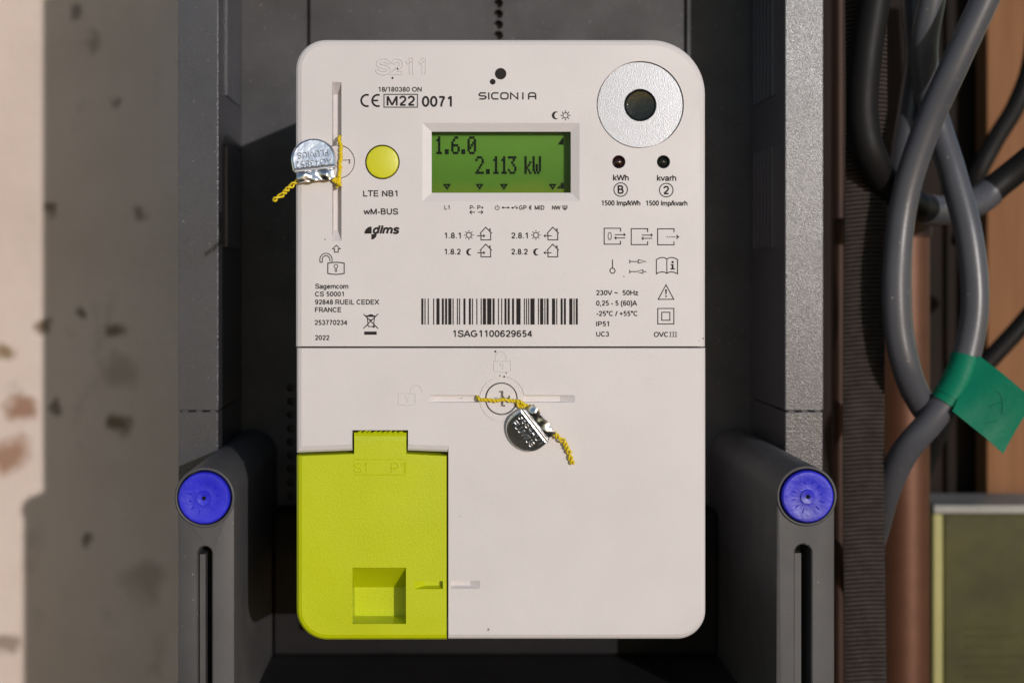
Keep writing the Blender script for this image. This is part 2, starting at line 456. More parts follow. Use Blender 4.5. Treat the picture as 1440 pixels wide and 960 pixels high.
# plain grotesque letters as stroke centre lines: advance, strokes; capital height is 1
GL = {
 '0': (.777, [_el(.388, .5, .265, .435)]), '1': (.777, [[(.47, L_ - .065), (.47, .99), (.43, .99), (.36, .87), (.2, .76)]]),
 '2': (.777, [_el(.39, .68, .25, .255, 172, -20) + [(.52, .44), (.3, .25), (.15, .075), (.66, .075)]]),
 '3': (.777, [_el(.37, .715, .215, .22, 165, -82), _el(.37, .285, .26, .22, 85, -170)]),
 '4': (.777, [[(.52, 0), (.52, .93), (.09, .28), (.7, .28)]]), '5': (.777, [[(.63, .925), (.25, .925), (.185, .46)] + _el(.38, .325, .255, .26, 125, -140)]),
 '6': (.777, [_el(.39, .32, .255, .255), _sm((.61, .78), (.54, .9), (.42, .935), (.26, .87), (.16, .68), (.137, .45), (.14, .3))]),
 '7': (.777, [[(.12, .925), (.64, .925), (.46, .6), (.36, .3), (.32, 0)]]), '8': (.777, [_el(.388, .715, .205, .22), _el(.388, .28, .25, .215)]),
 '9': (.777, [_el(.385, .68, .25, .255), _sm((.16, .2), (.24, .1), (.36, .065), (.52, .13), (.61, .32), (.637, .55), (.635, .7))]),
 'A': (.93, [[(.05, 0), (.465, .985), (.88, 0)], [(.21, .33), (.72, .33)]]),
 'B': (.93, [[(.17, .065), (.17, .935), (.5, .935)] + _el(.5, .735, .22, .2, 90, -90) + [(.17, .535)], [(.5, .52)] + _el(.53, .295, .26, .23, 90, -90) + [(.17, .065)]]),
 'C': (1.0, [_el(.52, .5, .385, .435, 42, 318)]), 'D': (1.0, [[(.17, .065), (.17, .935), (.48, .935)] + _el(.48, .5, .38, .435, 90, -90) + [(.17, .065), (.17, .2)]]),
 'E': (.93, [[(.83, .065), (.17, .065), (.17, .935), (.81, .935)], [(.17, .52), (.77, .52)]]), 'F': (.853, [[(.17, 0), (.17, .935), (.78, .935)], [(.17, .5), (.7, .5)]]),
 'G': (1.086, [_el(.54, .5, .41, .435, 48, 330) + [(.95, .28), (.95, .46), (.57, .46)]]), 'H': (1.0, [[(.16, 0), (.16, 1)], [(.84, 0), (.84, 1)], [(.16, .53), (.84, .53)]]),
 'I': (.388, [[(.194, 0), (.194, 1)]]), 'L': (.777, [[(.16, 1), (.16, .065), (.72, .065)]]), 'M': (1.163, [[(.16, 0), (.16, .97), (.58, .06), (1.0, .97), (1.0, 0)]]),
 'N': (1.0, [[(.16, 0), (.16, .96), (.84, .04), (.84, 1)]]), 'O': (1.086, [_el(.543, .5, .42, .435)]), 'P': (.93, [[(.17, 0), (.17, .935), (.52, .935)] + _el(.54, .685, .26, .25, 90, -90) + [(.17, .435)]]),
 'R': (1.0, [[(.17, 0), (.17, .935), (.56, .935)] + _el(.58, .7, .24, .235, 90, -90) + [(.17, .465)], [(.52, .46), (.68, .3), (.88, 0)]]),
 'S': (.93, [_sm((.82, .72), (.75, .86), (.58, .93), (.38, .93), (.2, .83), (.16, .71), (.24, .58), (.5, .5), (.74, .42), (.82, .27), (.74, .13), (.54, .065), (.34, .075), (.16, .17), (.1, .32))]),
 'T': (.853, [[(.03, .935), (.82, .935)], [(.427, .93), (.427, 0)]]), 'U': (1.0, [[(.16, 1), (.16, .4)] + _el(.5, .38, .34, .315, 180, 360) + [(.84, 1)]]),
 'V': (.93, [[(.04, 1), (.465, .03), (.89, 1)]]), 'W': (1.318, [[(.05, 1), (.34, .03), (.66, .96), (.98, .03), (1.27, 1)]]), 'X': (.93, [[(.06, 0), (.87, 1)], [(.07, 1), (.88, 0)]]),
 'z': (.698, [[(.07, .66), (.6, .66), (.07, .06), (.64, .06)]]),
 'a': (.777, [_sm((.12, .52), (.2, .64), (.37, .67), (.54, .62), (.6, .5), (.6, .2), (.67, 0)), _sm((.6, .4), (.35, .36), (.16, .3), (.1, .19), (.16, .08), (.3, .05), (.48, .11), (.59, .25))]),
 'c': (.698, [_el(.37, .36, .26, .305, 40, 320)]), 'd': (.777, [_el(.35, .36, .25, .305), [(.61, 0), (.61, 1)]]), 'e': (.777, [[(.12, .38), (.65, .38)] + _el(.385, .36, .265, .305, 8, 322)]),
 'g': (.777, [_el(.35, .37, .25, .295), [(.61, .72), (.61, 0)] + _el(.37, -.02, .24, .2, 0, -165)]), 'h': (.777, [[(.13, 0), (.13, 1)], [(.13, .42)] + _el(.375, .42, .245, .245, 165, 0) + [(.62, 0)]]),
 'i': (.31, [[(.155, 0), (.155, .72)], [(.155, .87), (.155, 1)]]), 'k': (.698, [[(.13, 0), (.13, 1)], [(.62, .72), (.15, .27)], [(.3, .42), (.64, 0)]]), 'l': (.31, [[(.155, 0), (.155, 1)]]),
 'm': (1.163, [[(.13, 0), (.13, .72)], [(.13, .45)] + _el(.345, .46, .215, .205, 170, 0) + [(.56, 0)], [(.575, .45)] + _el(.79, .46, .22, .205, 170, 0) + [(1.01, 0)]]),
 'o': (.777, [_el(.388, .36, .275, .305)]), 'p': (.777, [_el(.42, .36, .25, .305), [(.16, .72), (.16, -.27)]]), 'r': (.465, [[(.13, 0), (.13, .72)], _sm((.13, .42), (.2, .58), (.32, .66), (.46, .64))]),
 's': (.698, [_sm((.58, .5), (.5, .63), (.35, .67), (.18, .63), (.12, .52), (.2, .41), (.36, .36), (.54, .3), (.6, .18), (.5, .07), (.33, .05), (.15, .1), (.08, .22))]),
 'v': (.698, [[(.04, .72), (.35, .03), (.66, .72)]]), 'w': (1.0, [[(.04, .72), (.27, .04), (.5, .69), (.73, .04), (.96, .72)]]), ' ': (.388, []), '/': (.388, [[(.02, -.01), (.37, 1.01)]]),
 '-': (.465, [[(.06, .36), (.41, .36)]]), '+': (.816, [[(.09, .47), (.73, .47)], [(.41, .15), (.41, .79)]]), '~': (.816, [_sm((.08, .4), (.2, .52), (.34, .52), (.5, .42), (.62, .42), (.74, .54))]),
 '(': (.465, [_sm((.38, 1.03), (.22, .8), (.15, .38), (.22, -.02), (.38, -.27))]), ')': (.465, [_sm((.09, 1.03), (.25, .8), (.32, .38), (.25, -.02), (.09, -.27))]),
 '°': (.52, [_el(.26, .84, .13, .13)]), ',': (.388, [[(.19, .13), (.19, 0), (.14, -.17)]]), '.': (.388, [[(.19, 0), (.19, .14)]]),
 '€': (.777, [_el(.5, .5, .33, .435, 52, 308), [(.03, .6), (.6, .6)], [(.03, .42), (.56, .42)]]), 'Ψ': (1.1, [[(.55, 0), (.55, 1)], [(.1, 1), (.1, .62)] + _el(.55, .6, .45, .36, 180, 360) + [(1.0, 1)]]),
}
def text(s, x0, x1, y0, y1, parent, base=0.0, weight=0.185, shear=0.0, mat=None, name='printed_text', ref=None):
    """flat lettering whose ink fills pixels x0..x1; y0..y1 is the capital height"""
    hh = y1 - y0; x = 0.0; st = []
    for ch in s:
        adv, strokes = GL[ch]
        for p in strokes: st.append([(x + a + shear * b, b) for a, b in p])
        x += adv
    lo = min(a for p in st for a, b in p) - weight / 2; hi = max(a for p in st for a, b in p) + weight / 2
    sx = (x1 - x0) / (hi - lo)
    bm = bmesh.new(); n_ = 0
    for k, p in enumerate(st):
        q = []
        for a, b in p:
            c_ = (x0 + (a - lo) * sx, y1 - b * hh)
            if not q or math.hypot(c_[0] - q[-1][0], c_[1] - q[-1][1]) > .06 * hh: q.append(c_)
        if len(q) < 2: q.append((q[0][0], q[0][1] - .14 * hh))
        cl = len(q) > 4 and math.hypot(q[0][0] - q[-1][0], q[0][1] - q[-1][1]) < .02
        if cl: q = q[:-1]
        # very sharp corners (W, M, V) are laid as separate strokes
        parts_ = [[q[0]]]
        for i in range(1, len(q)):
            parts_[-1].append(q[i])
            if 0 < i < len(q) - 1 and not cl:
                d0 = (Vector(q[i]) - Vector(q[i - 1])).normalized(); d1 = (Vector(q[i + 1]) - Vector(q[i])).normalized()
                if d0.dot(d1) < -.2: parts_.append([q[i]])
        for pp in parts_:
            n_ += 1; strip(bm, pp, weight * hh * .94, base - 0.05 - 0.003 * (n_ % 9), cl)
    face_front(bm)
    return obj(name, bm, mat or M['ink'], parent)

def outline_strip(pts, w):
    """closed outline round a stroke of pixel width w"""
    n = len(pts); L, Rr = [], []
    for i in range(n):
        p = Vector(pts[i]); d0 = (p - Vector(pts[i - 1])).normalized() if i else None; d1 = (Vector(pts[i + 1]) - p).normalized() if i < n - 1 else None
        d0 = d0 or d1; d1 = d1 or d0
        t = (d0 + d1).normalized(); nn = Vector((-t.y, t.x)); k = max(.4, nn.dot(Vector((-d1.y, d1.x))))
        L.append(tuple(p + nn * (w / 2 / k))); Rr.append(tuple(p - nn * (w / 2 / k)))
    return L + Rr[::-1]
def raised_text(s, x0, x1, y0, y1, parent, mat, r=0.10, base=0.0, w=None):
    """moulded letters: thin ridges along the outline of each stroke (or along the stroke itself when w is None)"""
    hh = y1 - y0; x = 0.0; st = []
    for ch in s:
        adv, strokes = GL[ch]; st += [[(x + a, b) for a, b in p] for p in strokes]; x += adv
    lo = min(a for p in st for a, b in p); hi = max(a for p in st for a, b in p); e = (w or 0) / 2
    lines = []
    for p in st:
        q = [(x0 + e + (a - lo) / (hi - lo) * (x1 - x0 - 2 * e), y1 - e - b * (hh - 2 * e)) for a, b in p]
        lines.append((outline_strip(q, w), True) if w else (q, False))
    return raised_lines(lines, parent, mat, r, base, 'raised_lettering')

def raised_lines(lines, parent, mat, r=0.10, base=0.0, name='raised_symbol'):
    bm = bmesh.new()
    for pts, closed in lines:
        p = [Vector((U(x), base, V(y))) for x, y in pts]
        if closed: p = p + [p[0], p[1]]
        tube(p, r, bm, 6)
    return obj(name, bm, mat, parent, 40)

# ================================================================== the setting behind
RY = 85.5           # front of the cabinet's side walls
BY = 147.0          # face of its back panel
AY = 27.0           # front of the lower arms

t = thing('plastered_wall', 'old whitewashed wall with brown stains left of the meter cabinet', 'wall', (-220, WALL_Y, 0))
t['kind'] = 'thing'
obj('wall_face', box(-700, 40, WALL_Y, WALL_Y + 60, -500, 500), M['wall'], t)

BW = 400.0          # boarding behind the cables, deep shade put into its colour
t = thing('shade_dark_boarding', 'timber boarding coloured dark brown for the shade behind the copper pipe and cables', 'boarding', (300, BW, 0))
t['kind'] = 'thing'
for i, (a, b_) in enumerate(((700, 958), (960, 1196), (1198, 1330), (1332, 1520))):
    obj('board', box(U(a, BW), U(b_, BW), BW + (3, 0, 4, 2)[i], BW + 20, -480, 480, bevel=1.2), M['shade_dark_wood'], t)

PY = 378.0
t = thing('brown_plank', 'upright light brown plank at the right edge behind the cables', 'plank', (U(1420, PY), PY, 0))
obj('plank_face', box(U(1388, PY), U(1500, PY), PY, PY + 18, -400, 400, bevel=1.0), M['plank'], t)

def pipe(label, px0, px1, Y, mat, top=350):
    x0, x1 = U(px0, Y), U(px1, Y); r = (x1 - x0) / 2; cx = (x0 + x1) / 2
    t = thing('copper_pipe', label, 'pipe', (cx, Y + r, -330), group='copper pipes beside the cabinet')
    path = [Vector((cx, Y + r, -330 + (top + 330) * i / 17)) for i in range(18)]
    obj('pipe_tube', tube(path, r, None, 32), mat, t, 40)
    if top < 300:
        obj('pipe_collar', tube([Vector((cx, Y + r, top - 16)), Vector((cx, Y + r, top + 2))], r + 1.2, None, 32), M['shade_copper'], t, 40)
    return t
pipe('thick tarnished copper pipe running upright behind the grey cables', 1246, 1318, 205, M['copper'], V(285, 205))
pipe('thin dark copper pipe close to the cabinet\'s right side', 1172, 1192, 190, M['shade_copper'])

# woven strap: one ridge for each weft thread, cheap but real relief
t = thing('webbing_strap', 'dark brown ribbed webbing strap hanging beside the cabinet\'s right side', 'strap', (U(1215, 112), 112, 0))
bm = bmesh.new(); SY = 112.0; pitch = 1.78; z = -190.0; x0, x1 = U(1188, SY), U(1246, SY)
random.seed(3); rows = []
nx = 12
while z < 190:
    for dz, dy in ((0, 0.35), (pitch * 0.22, -0.75), (pitch * 0.75, -0.95), (pitch * .95, .3)):
        row = []
        for i in range(nx + 1):
            f = i / nx
            row.append(bm.verts.new((x0 + (x1 - x0) * f + math.sin(z * .02) * 0.8, SY + dy + random.uniform(-.08, .08) + 1.0 * (2 * f - 1) ** 4 + math.sin(z * .015) * .8, z + dz + random.uniform(-.03, .03) + 0.9 * math.sin(f * 2.2))))
        rows.append(row)
    z += pitch
for a, b_ in zip(rows, rows[1:]):
    for i in range(nx): bm.faces.new((a[i], a[i + 1], b_[i + 1], b_[i]))
bmesh.ops.recalc_face_normals(bm, faces=bm.faces[:])
bmesh.ops.solidify(bm, geom=bm.faces[:], thickness=.6)
obj('webbing', bm, M['strap'], t)

# olive box; paler edge and top colours hold the light falling there
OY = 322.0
t = thing('olive_box', 'blurred olive plastic box with lit edge and top painted pale at the lower right', 'box', (U(1400, OY), OY, V(960, OY)))
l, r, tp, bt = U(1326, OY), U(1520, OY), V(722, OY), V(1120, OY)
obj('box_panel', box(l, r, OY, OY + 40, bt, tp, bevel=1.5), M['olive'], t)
obj('lit_edge_strip', box(U(1311, OY), l - .05, OY - 1.0, OY + 39, bt, tp, bevel=1.2), M['lit_edge'], t)
obj('lit_top_rim', box(U(1311, OY), r, OY - 2.0, OY + 41, tp + .05, V(709, OY), bevel=1.2), M['lit_top'], t)
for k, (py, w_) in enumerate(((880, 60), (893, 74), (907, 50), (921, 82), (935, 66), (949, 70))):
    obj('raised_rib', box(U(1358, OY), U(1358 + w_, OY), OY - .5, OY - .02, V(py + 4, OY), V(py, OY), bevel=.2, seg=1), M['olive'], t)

# ------------------------------------------------------------------ cables
def cable(name, label, pts, r, mat, group):
    p = [PX(x, y, Y) for x, y, Y in pts]
    t = thing(name, label, 'cable', p[len(p) // 2], group=group)
    path = spline(p, 12)
    obj('cable_sheath', tube(path, r, None, 24), mat, t, 50)
    return t, path
G = 'grey power cables right of the cabinet'
rc = 5.45
cable('power_cable', 'grey power cable curving from the top edge down in front, untaped', [(1412, -60, 84), (1380, 10, 86), (1340, 96, 90), (1303, 180, 96), (1273, 275, 100), (1261, 370, 100), (1262, 455, 100), (1275, 520, 101), (1293, 562, 108), (1311, 588, 115)], rc, M['cable'], G)
tb, path_b = cable('power_cable', 'grey power cable crossing behind and wrapped with green tape', [(1322, -70, 104), (1310, 0, 106), (1300, 60, 110), (1303, 120, 116), (1318, 175, 116), (1340, 245, 111), (1362, 330, 106), (1371, 415, 104), (1364, 480, 103), (1345, 540, 102), (1309, 592, 103), (1272, 636, 108), (1247, 690, 122), (1234, 738, 146), (1216, 800, 176), (1200, 880, 205)], rc, M['cable'], G)
cable('power_cable', 'short piece of grey cable partly hidden behind the crossing, at the top', [(1285, -70, 128), (1288, 20, 126), (1292, 80, 126), (1284, 140, 128), (1272, 220, 128), (1266, 300, 124), (1262, 390, 124), (1266, 470, 126), (1282, 540, 132), (1300, 572, 136)], rc * 1.05, M['cable'], G)
bt_, path_c = cable('black_cable_band', 'thick black cable looping in shade behind the grey cables', [(1238, -80, 103), (1230, 0, 103), (1218, 80, 102.5), (1213, 160, 102.5), (1226, 222, 103.5), (1258, 270, 118), (1310, 295, 150), (1368, 286, 172), (1410, 255, 176), (1460, 215, 172)], 6.1, M['black_cable_band'], 'black cables')
cable('black_cable_band', 'dark band modelled as a black tube arching down the light plank at the top right corner', [(1462, -90, 296), (1458, 10, 300), (1450, 90, 304), (1428, 150, 306), (1398, 200, 308), (1368, 262, 312), (1350, 340, 340)], 5.0, M['black_cable_band'], 'black cables')  # dark band over the plank, modelled as a tube
cable('black_cable_band', 'dark band modelled as a black tube rising across the light plank behind the green tape', [(1520, 380, 300), (1470, 420, 304), (1425, 470, 306), (1375, 525, 308), (1330, 585, 312), (1300, 660, 330)], 5.0, M['black_cable_band'], 'black cables')  # second dark band across the plank, also a tube
seg = [p for p in path_c if 1300 < p.x / (S * K(p.y)) + VX < 1393]
obj('lit_stretch', tube(seg, 6.6, None, 24), M['cable'], bt_, 50)  # grey colour stands for light on this stretch of the black cable

# green tape wrapped round the second cable, its free end sticking out to the lower right
i0 = min(range(len(path_b)), key=lambda i: (path_b[i] - PX(1360, 502, 103)).length)
i1 = min(range(len(path_b)), key=lambda i: (path_b[i] - PX(1325, 566, 102)).length)
seg = path_b[i0:i1 + 1]
t = thing('tape_flag', 'green adhesive tape flag wrapped round the grey cable on the right', 'tape', seg[0])
random.seed(2)
wrap = tube(seg, [rc + .55 + random.uniform(-.06, .10) for _ in seg], None, 24)
obj('tape_wrap', wrap, M['tape'], t, 50)
wrap2 = tube(seg[len(seg) // 3:-2], [rc + .85 + random.uniform(-.04, .05) for _ in seg[len(seg) // 3:-2]], None, 24)
obj('tape_wrap', wrap2, M['tape'], t, 50)
bm = bmesh.new(); NU, NV = 14, 8
q = [PX(1377, 500, 97), PX(1452, 562, 90), PX(1409, 637, 92), PX(1339, 578, 95)]      # top-left, top-right, bottom-right, bottom-left
def flag(u, v, off=0.0):
    p = (q[0] * (1 - u) + q[1] * u) * (1 - v) + (q[3] * (1 - u) + q[2] * u) * v
    return p + Vector((0, -2.2 * math.sin(u * 2.6) + 0.7 * math.sin(v * 3.1) + 0.25 * math.sin(u * 11 + v * 4) + off, 0))
gr = [[bm.verts.new(flag(i / NU, j / NV)) for j in range(NV + 1)] for i in range(NU + 1)]
for i in range(NU):
    for j in range(NV): bm.faces.new((gr[i][j], gr[i + 1][j], gr[i + 1][j + 1], gr[i][j + 1]))
bmesh.ops.recalc_face_normals(bm, faces=bm.faces[:])
bmesh.ops.solidify(bm, geom=bm.faces[:], thickness=0.35)
fl = obj('tape_end', bm, M['tape'], t, 60)
bm = bmesh.new()
for ln in (((.42, .30), (.50, .28), (.60, .36), (.52, .46), (.46, .58)), ((.60, .36), (.68, .52)), ((.52, .82), (.60, .72), (.66, .66))):
    pts = [flag(u, v, -.45) for u, v in ln]
    tube(pts, 0.10, bm, 5)
obj('pen_mark', bm, M['tape_ink'], fl)

# ================================================================== the cabinet
cab = thing('meter_cabinet', 'open anthracite plastic meter cabinet with blue screw caps around the white meter', 'cabinet', (20, BY, V(905, BY)))
xl0, xl1 = U(250, RY), U(307, RY)
xr0, xr1 = U(1104, RY), U(1158, RY)
ZF = V(905, BY)
ZT = 260.0
# back panel with grooves and a column of round holes
bp = box(xl1 - 2, xr0 + 2, BY, BY + 6, -470, ZT)
cs = []
for px in (434, 964):
    x = U(px, BY); cs.append(box(x - .75, x + .75, BY - 2, BY + 3.5, ZF + 40, ZT + 5))
holes = bmesh.new()
for py in (-25, -10, 5, 20, 35, 50): lathe([(0, BY - 2), (2.0, BY - 2), (2.0, BY + 5), (0, BY + 5)], U(701, BY), V(py, BY), holes, 16)
for py in range(545, 700, 19):
    for px in (409,): lathe([(0, BY - 2), (1.7, BY - 2), (1.7, BY + 5), (0, BY + 5)], U(px, BY), V(py, BY), holes, 12)
cs.append(holes)
obj('back_panel', cut(bp, cs), M['back'], cab)
# unseen plate added to throw shade, shade-dark panel, and the cabinet floor
obj('shadow_plate', box(U(430, 118), U(980, 118), 118, 127.8, V(889, 118), V(840, 118), bevel=1), M['deep'], cab)  # hidden plate added to shade the back panel below the meter
obj('shade_dark_panel', box(U(384, 128), U(1010, 128), 128, BY - .3, ZF + .3, V(720, 128), bevel=1.2), M['shade_black'], cab)  # panel step, its near-black colour stands for the meter's shade
obj('floor_panel', box(xl1 - 3, xr0 + 3, RY + 2, BY + 4, ZF - 6, ZF, bevel=.6), M['deep'], cab)

zj = V(578, RY)
def side(x0, x1, inner):
    """one side wall: a long upper rail, a short lower rail, vent ribs, clips in the joint"""
    up = obj('side_rail', box(x0, x1, RY, BY + 5.9, zj + .25, ZT, bevel=.35), M['dark'], cab)
    obj('lower_side_rail', box(x0 + .15, x1 - .15, RY + .2, BY + 5.9, -470, zj - .25, bevel=.35), M['dark'], cab)
    for f in (.18, .52, .86):
        xc = x0 + (x1 - x0) * f
        obj('joint_clip', box(xc - 1.1, xc + 1.1, RY + .5, RY + 6, zj - .3, zj + .3), M['dust'], cab)
    for (z0, z1) in ((72.5, 121), (12.0, 52.5)):
        for k in range(6):
            y = 103.5 + k * 6.2
            if inner > 0: b_ = box(x1 - .3, x1 + .95, y, y + 3.4, z0, z1, bevel=.3, seg=1)
            else: b_ = box(x0 - .95, x0 + .3, y, y + 3.4, z0, z1, bevel=.3, seg=1)
            obj('vent_rib', b_, M['dark'], up)
side(xl0, xl1, 1); side(xr0, xr1, -1)

def arm(pcx, pcy, left, right, slot):
    """the lower hinge arm: a deep bar with a round head that holds a blue cap"""
    cx, cz = U(pcx, AY), V(pcy, AY); r = 42.3 * S * K(AY)
    pts = []
    xl, xr = U(left, AY), U(right, AY)
    zb = -460.0
    # head as an arc that meets both straight edges
    al = math.acos(max(-1, min(1, (cx - xl) / r))) if cx - xl < r else 0
    ar = math.acos(max(-1, min(1, (xr - cx) / r))) if xr - cx < r else 0
    a0, a1 = -ar, math.pi + al
    poly = [(xr, zb)]
    n = 44
    for i in range(n + 1):
        a = a0 + (a1 - a0) * i / n
        poly.append((cx + r * math.cos(a), cz + r * math.sin(a)))
    poly.append((xl, zb))
    offs = [0.7] * len(poly)
    rings = [(inset(poly, offs), AY), (inset(poly, [.25] * len(poly)), AY + .25), (poly, AY + .9), (poly, BY - .1)]
    bm = bmesh.new(); prev = None
    for ring, Y in rings:
        vs_ = [bm.verts.new((x, Y, z)) for x, z in ring]
        if prev:
            for i in range(len(vs_)): bm.faces.new((prev[i], prev[(i + 1) % len(vs_)], vs_[(i + 1) % len(vs_)], vs_[i]))
        else: bm.faces.new(vs_)
        prev = vs_
    bm.faces.new(prev); bmesh.ops.recalc_face_normals(bm, faces=bm.faces[:])
    sl, sr, st = slot
    w = (U(sr, AY) - U(sl, AY)) / 2; sx = (U(sl, AY) + U(sr, AY)) / 2; sz = V(st, AY) - w
    prof = [(sx - w, -480)] + [(sx + w * math.cos(R(180 - 15 * i)), sz + w * math.sin(R(180 - 15 * i))) for i in range(13)] + [(sx + w, -480)]
    cb = bmesh.new(); rr = []
    for Y, e in ((AY - 2, .45), (AY, .45), (AY + .45, 0), (AY + 15, 0)):
        rr.append([cb.verts.new((sx + (x - sx) * (w + e) / w, Y, sz + (z - sz) * ((w + e) / w if z > sz else 1))) for x, z in prof])
    for a, b_ in zip(rr, rr[1:]):
        for i in range(len(a)): cb.faces.new((a[i], a[(i + 1) % len(a)], b_[(i + 1) % len(a)], b_[i]))
    cb.faces.new(rr[0]); cb.faces.new(rr[-1]); bmesh.ops.recalc_face_normals(cb, faces=cb.faces[:])
    hb = lathe([(0, AY - 2), (r - .95, AY - 2), (r - .95, AY + 6), (0, AY + 6)], cx, cz, n=48)
    a = obj('hinge_arm', cut(bm, [cb, hb]), M['dust'], cab, 32)
    # a thin ridge standing in the slot
    obj('slot_ridge', box(sx - w + .35, sx - .15, AY + 2.2, AY + 14.9, -455, sz - .6), M['dust'], a)
    rc_ = r - 1.5
    cap = lathe([(0, AY - 1.4), (.75, AY - 1.4), (.75, AY - 2.0), (2.4, AY - 2.2), (2.6, AY - 1.75), (3.4, AY - 1.7), (rc_ * .62, AY - 1.85), (rc_ * .8, AY - 2.15), (rc_ - .5, AY - 2.1), (rc_, AY - 1.6), (rc_, AY + 5), (0, AY + 5)], cx, cz, n=56)
    c = obj('screw_cap', cap, M['blue'], a, 40)
    cr = bmesh.new(); n_ = 56; rr = []
    for q_, y in ((r - .95, AY + .6), (r - .95, AY - .35), (r - .7, AY - .6), (r - .25, AY - .6), (r + .02, AY - .3), (r + .02, AY + 1.2)):
        rr.append([cr.verts.new((cx + q_ * math.cos(2 * math.pi * i / n_), y, cz + q_ * math.sin(2 * math.pi * i / n_))) for i in range(n_)])
    for k in range(6):
        for i in range(n_): cr.faces.new((rr[k][i], rr[k][(i + 1) % n_], rr[(k + 1) % 6][(i + 1) % n_], rr[(k + 1) % 6][i]))
    bmesh.ops.recalc_face_normals(cr, faces=cr.faces[:])
    obj('cap_collar', cr, M['dust'], a, 60)
    obj('cap_hole', lathe([(0, AY - 1.52), (.7, AY - 1.52), (.7, AY - 1.43), (0, AY - 1.43)], cx, cz, n=16), M['hole'], a)
    # moulded marks round the cap's centre
    for k in range(12):
        an = 2 * math.pi * k / 12 + .2
        if k % 5 == 4: continue
        q0 = Vector((cx + math.cos(an) * 4.3, AY - 1.76, cz + math.sin(an) * 4.3)); q1 = Vector((cx + math.cos(an) * (5.3 + (k % 3) * .5), AY - 1.83, cz + math.sin(an) * (5.3 + (k % 3) * .5)))
        b_ = tube([q0, q1], .20, None, 5)
        obj('cap_mark', b_, M['blue'], a)
    return a, c
for args in ((288, 699, 250, 330, (278, 298, 768)), (1134, 697, 1088, 1174, (1118, 1141, 765))): arm(*args)

# ================================================================== the meter
met = thing('electricity_meter', 'white digital electricity meter with green display and lime yellow cover', 'meter', (U(704, 0), 20, V(899)))
obj('rear_housing', box(U(424), U(985), 117.6, BY - .3, V(715, 128), V(64), bevel=1), M['white'], met)
obj('housing', box(U(424), U(985), 20, 117.5, V(892), V(64), bevel=4, seg=3), M['white'], met, 40)

# ---- upper cover
N = 14
poly = rrect(416, 56, 992, 487.4, (42, 76, 0, 0), N)
offs = [8.0] * len(poly); offs[len(poly) - 2] = 0.6         # the last-but-one edge is the seam
ins = inset(poly, offs); ins2 = inset(poly, [o * .35 for o in offs])
up = loft([(ins, 0.0), (ins2, .42), (poly, 1.1), (poly, 20)])
cs = []
fr0, fr1 = (594, 173, 815, 283), (607, 185, 803, 271)
def rect(b_): return rrect(*b_)
ex = tuple(a + (a - b_) * 1.0 for a, b_ in zip(fr0, fr1))
cs.append(loft([(rect(ex), -.95), (rect(fr0), 0), (rect(fr1), .95), (rect((603, 181, 807, 275)), 1.35), (rect((603, 181, 807, 275)), 7.0)]))
cs.append(loft([(rrect(466.4, 114.6, 481, 340, (1.5,) * 4, 3), -.6), (rrect(467, 115.6, 480.2, 339, (1.5,) * 4, 3), 0), (rrect(468.0, 131, 479.6, 323, (1.5,) * 4, 3), 3.6)]))
cs.append(lathe([(0, -1), (61.3 * S, -1), (61.3 * S, 1.3), (0, 1.3)], U(900.4), V(147.5), n=96))
cs.append(lathe([(0, -1), (24.4 * S, -1), (24.4 * S, 5), (0, 5)], U(537.7), V(228), n=48))
for px in (870.2, 933): cs.append(lathe([(0, -1), (9.3 * S, -1), (9.3 * S, 3), (0, 3)], U(px), V(227.7), n=32))
cs.append(lathe([(0, -1), (24.0 * S, -1), (24.0 * S, 4), (0, 4)], U(475), V(227.5), n=48))
upper = obj('upper_cover', cut(up, cs), M['white'], met)

# ---- lower cover with the bay for the lime flap
def arcpx(cx, cy, r, a0, a1, n=N): return [(cx + r * math.cos(R(a0 + (a1 - a0) * i / n)), cy + r * math.sin(R(a0 + (a1 - a0) * i / n))) for i in range(n + 1)]
E = []       # (point, inset of the edge that leaves it)
def add(p, o): E.append((p, o))
add((417, 489.1), .5)
add((992.5, 489.1), 7)
for p in arcpx(952.5, 858.5, 40, 0, 90): add(p, 7)
add((630.2, 898.5), 0.5)
add((630.2, 635.5), 9)
add((573.4, 633.5), 0.6)
add((573.4, 605.5), 1)
add((495.4, 605.5), 0.6)
add((495.4, 633.5), 9)
add((417, 636.5), 7)
pl = [e[0] for e in E]; of = [e[1] for e in E]
low = loft([(inset(pl, of), 0.0), (inset(pl, [o * .35 for o in of]), .42), (pl, 1.1), (pl, 19.5)])
cs = [loft([(rrect(602, 555.2, 675, 565.9, (2,) * 4, 3), -.4), (rrect(602.6, 555.6, 674, 565.6, (2,) * 4, 3), 0), (rrect(618, 556.4, 674, 565.2, (2,) * 4, 3), 1.8)]),
      loft([(rrect(736, 555.2, 809, 565.9, (2,) * 4, 3), -.4), (rrect(736, 555.6, 808.6, 565.6, (2,) * 4, 3), 0), (rrect(736, 556.4, 788, 565.2, (2,) * 4, 3), 1.8)]),
      loft([(rrect(634.4, 815.8, 675, 827.2), -.5), (rrect(634.4, 815.8, 675, 827.2), 0), (rrect(634.6, 816.2, 661, 824), 1.5)]),
      lathe([(0, -1), (23.0 * S, -1), (23.0 * S, 3.5), (0, 3.5)], U(705), V(560.5), n=48)]
ring = lathe([(31.0 * S, -1), (32.0 * S, -1), (32.0 * S, .35), (31.0 * S, .35)], U(705.6), V(561), n=64)
b2 = bmesh.new()
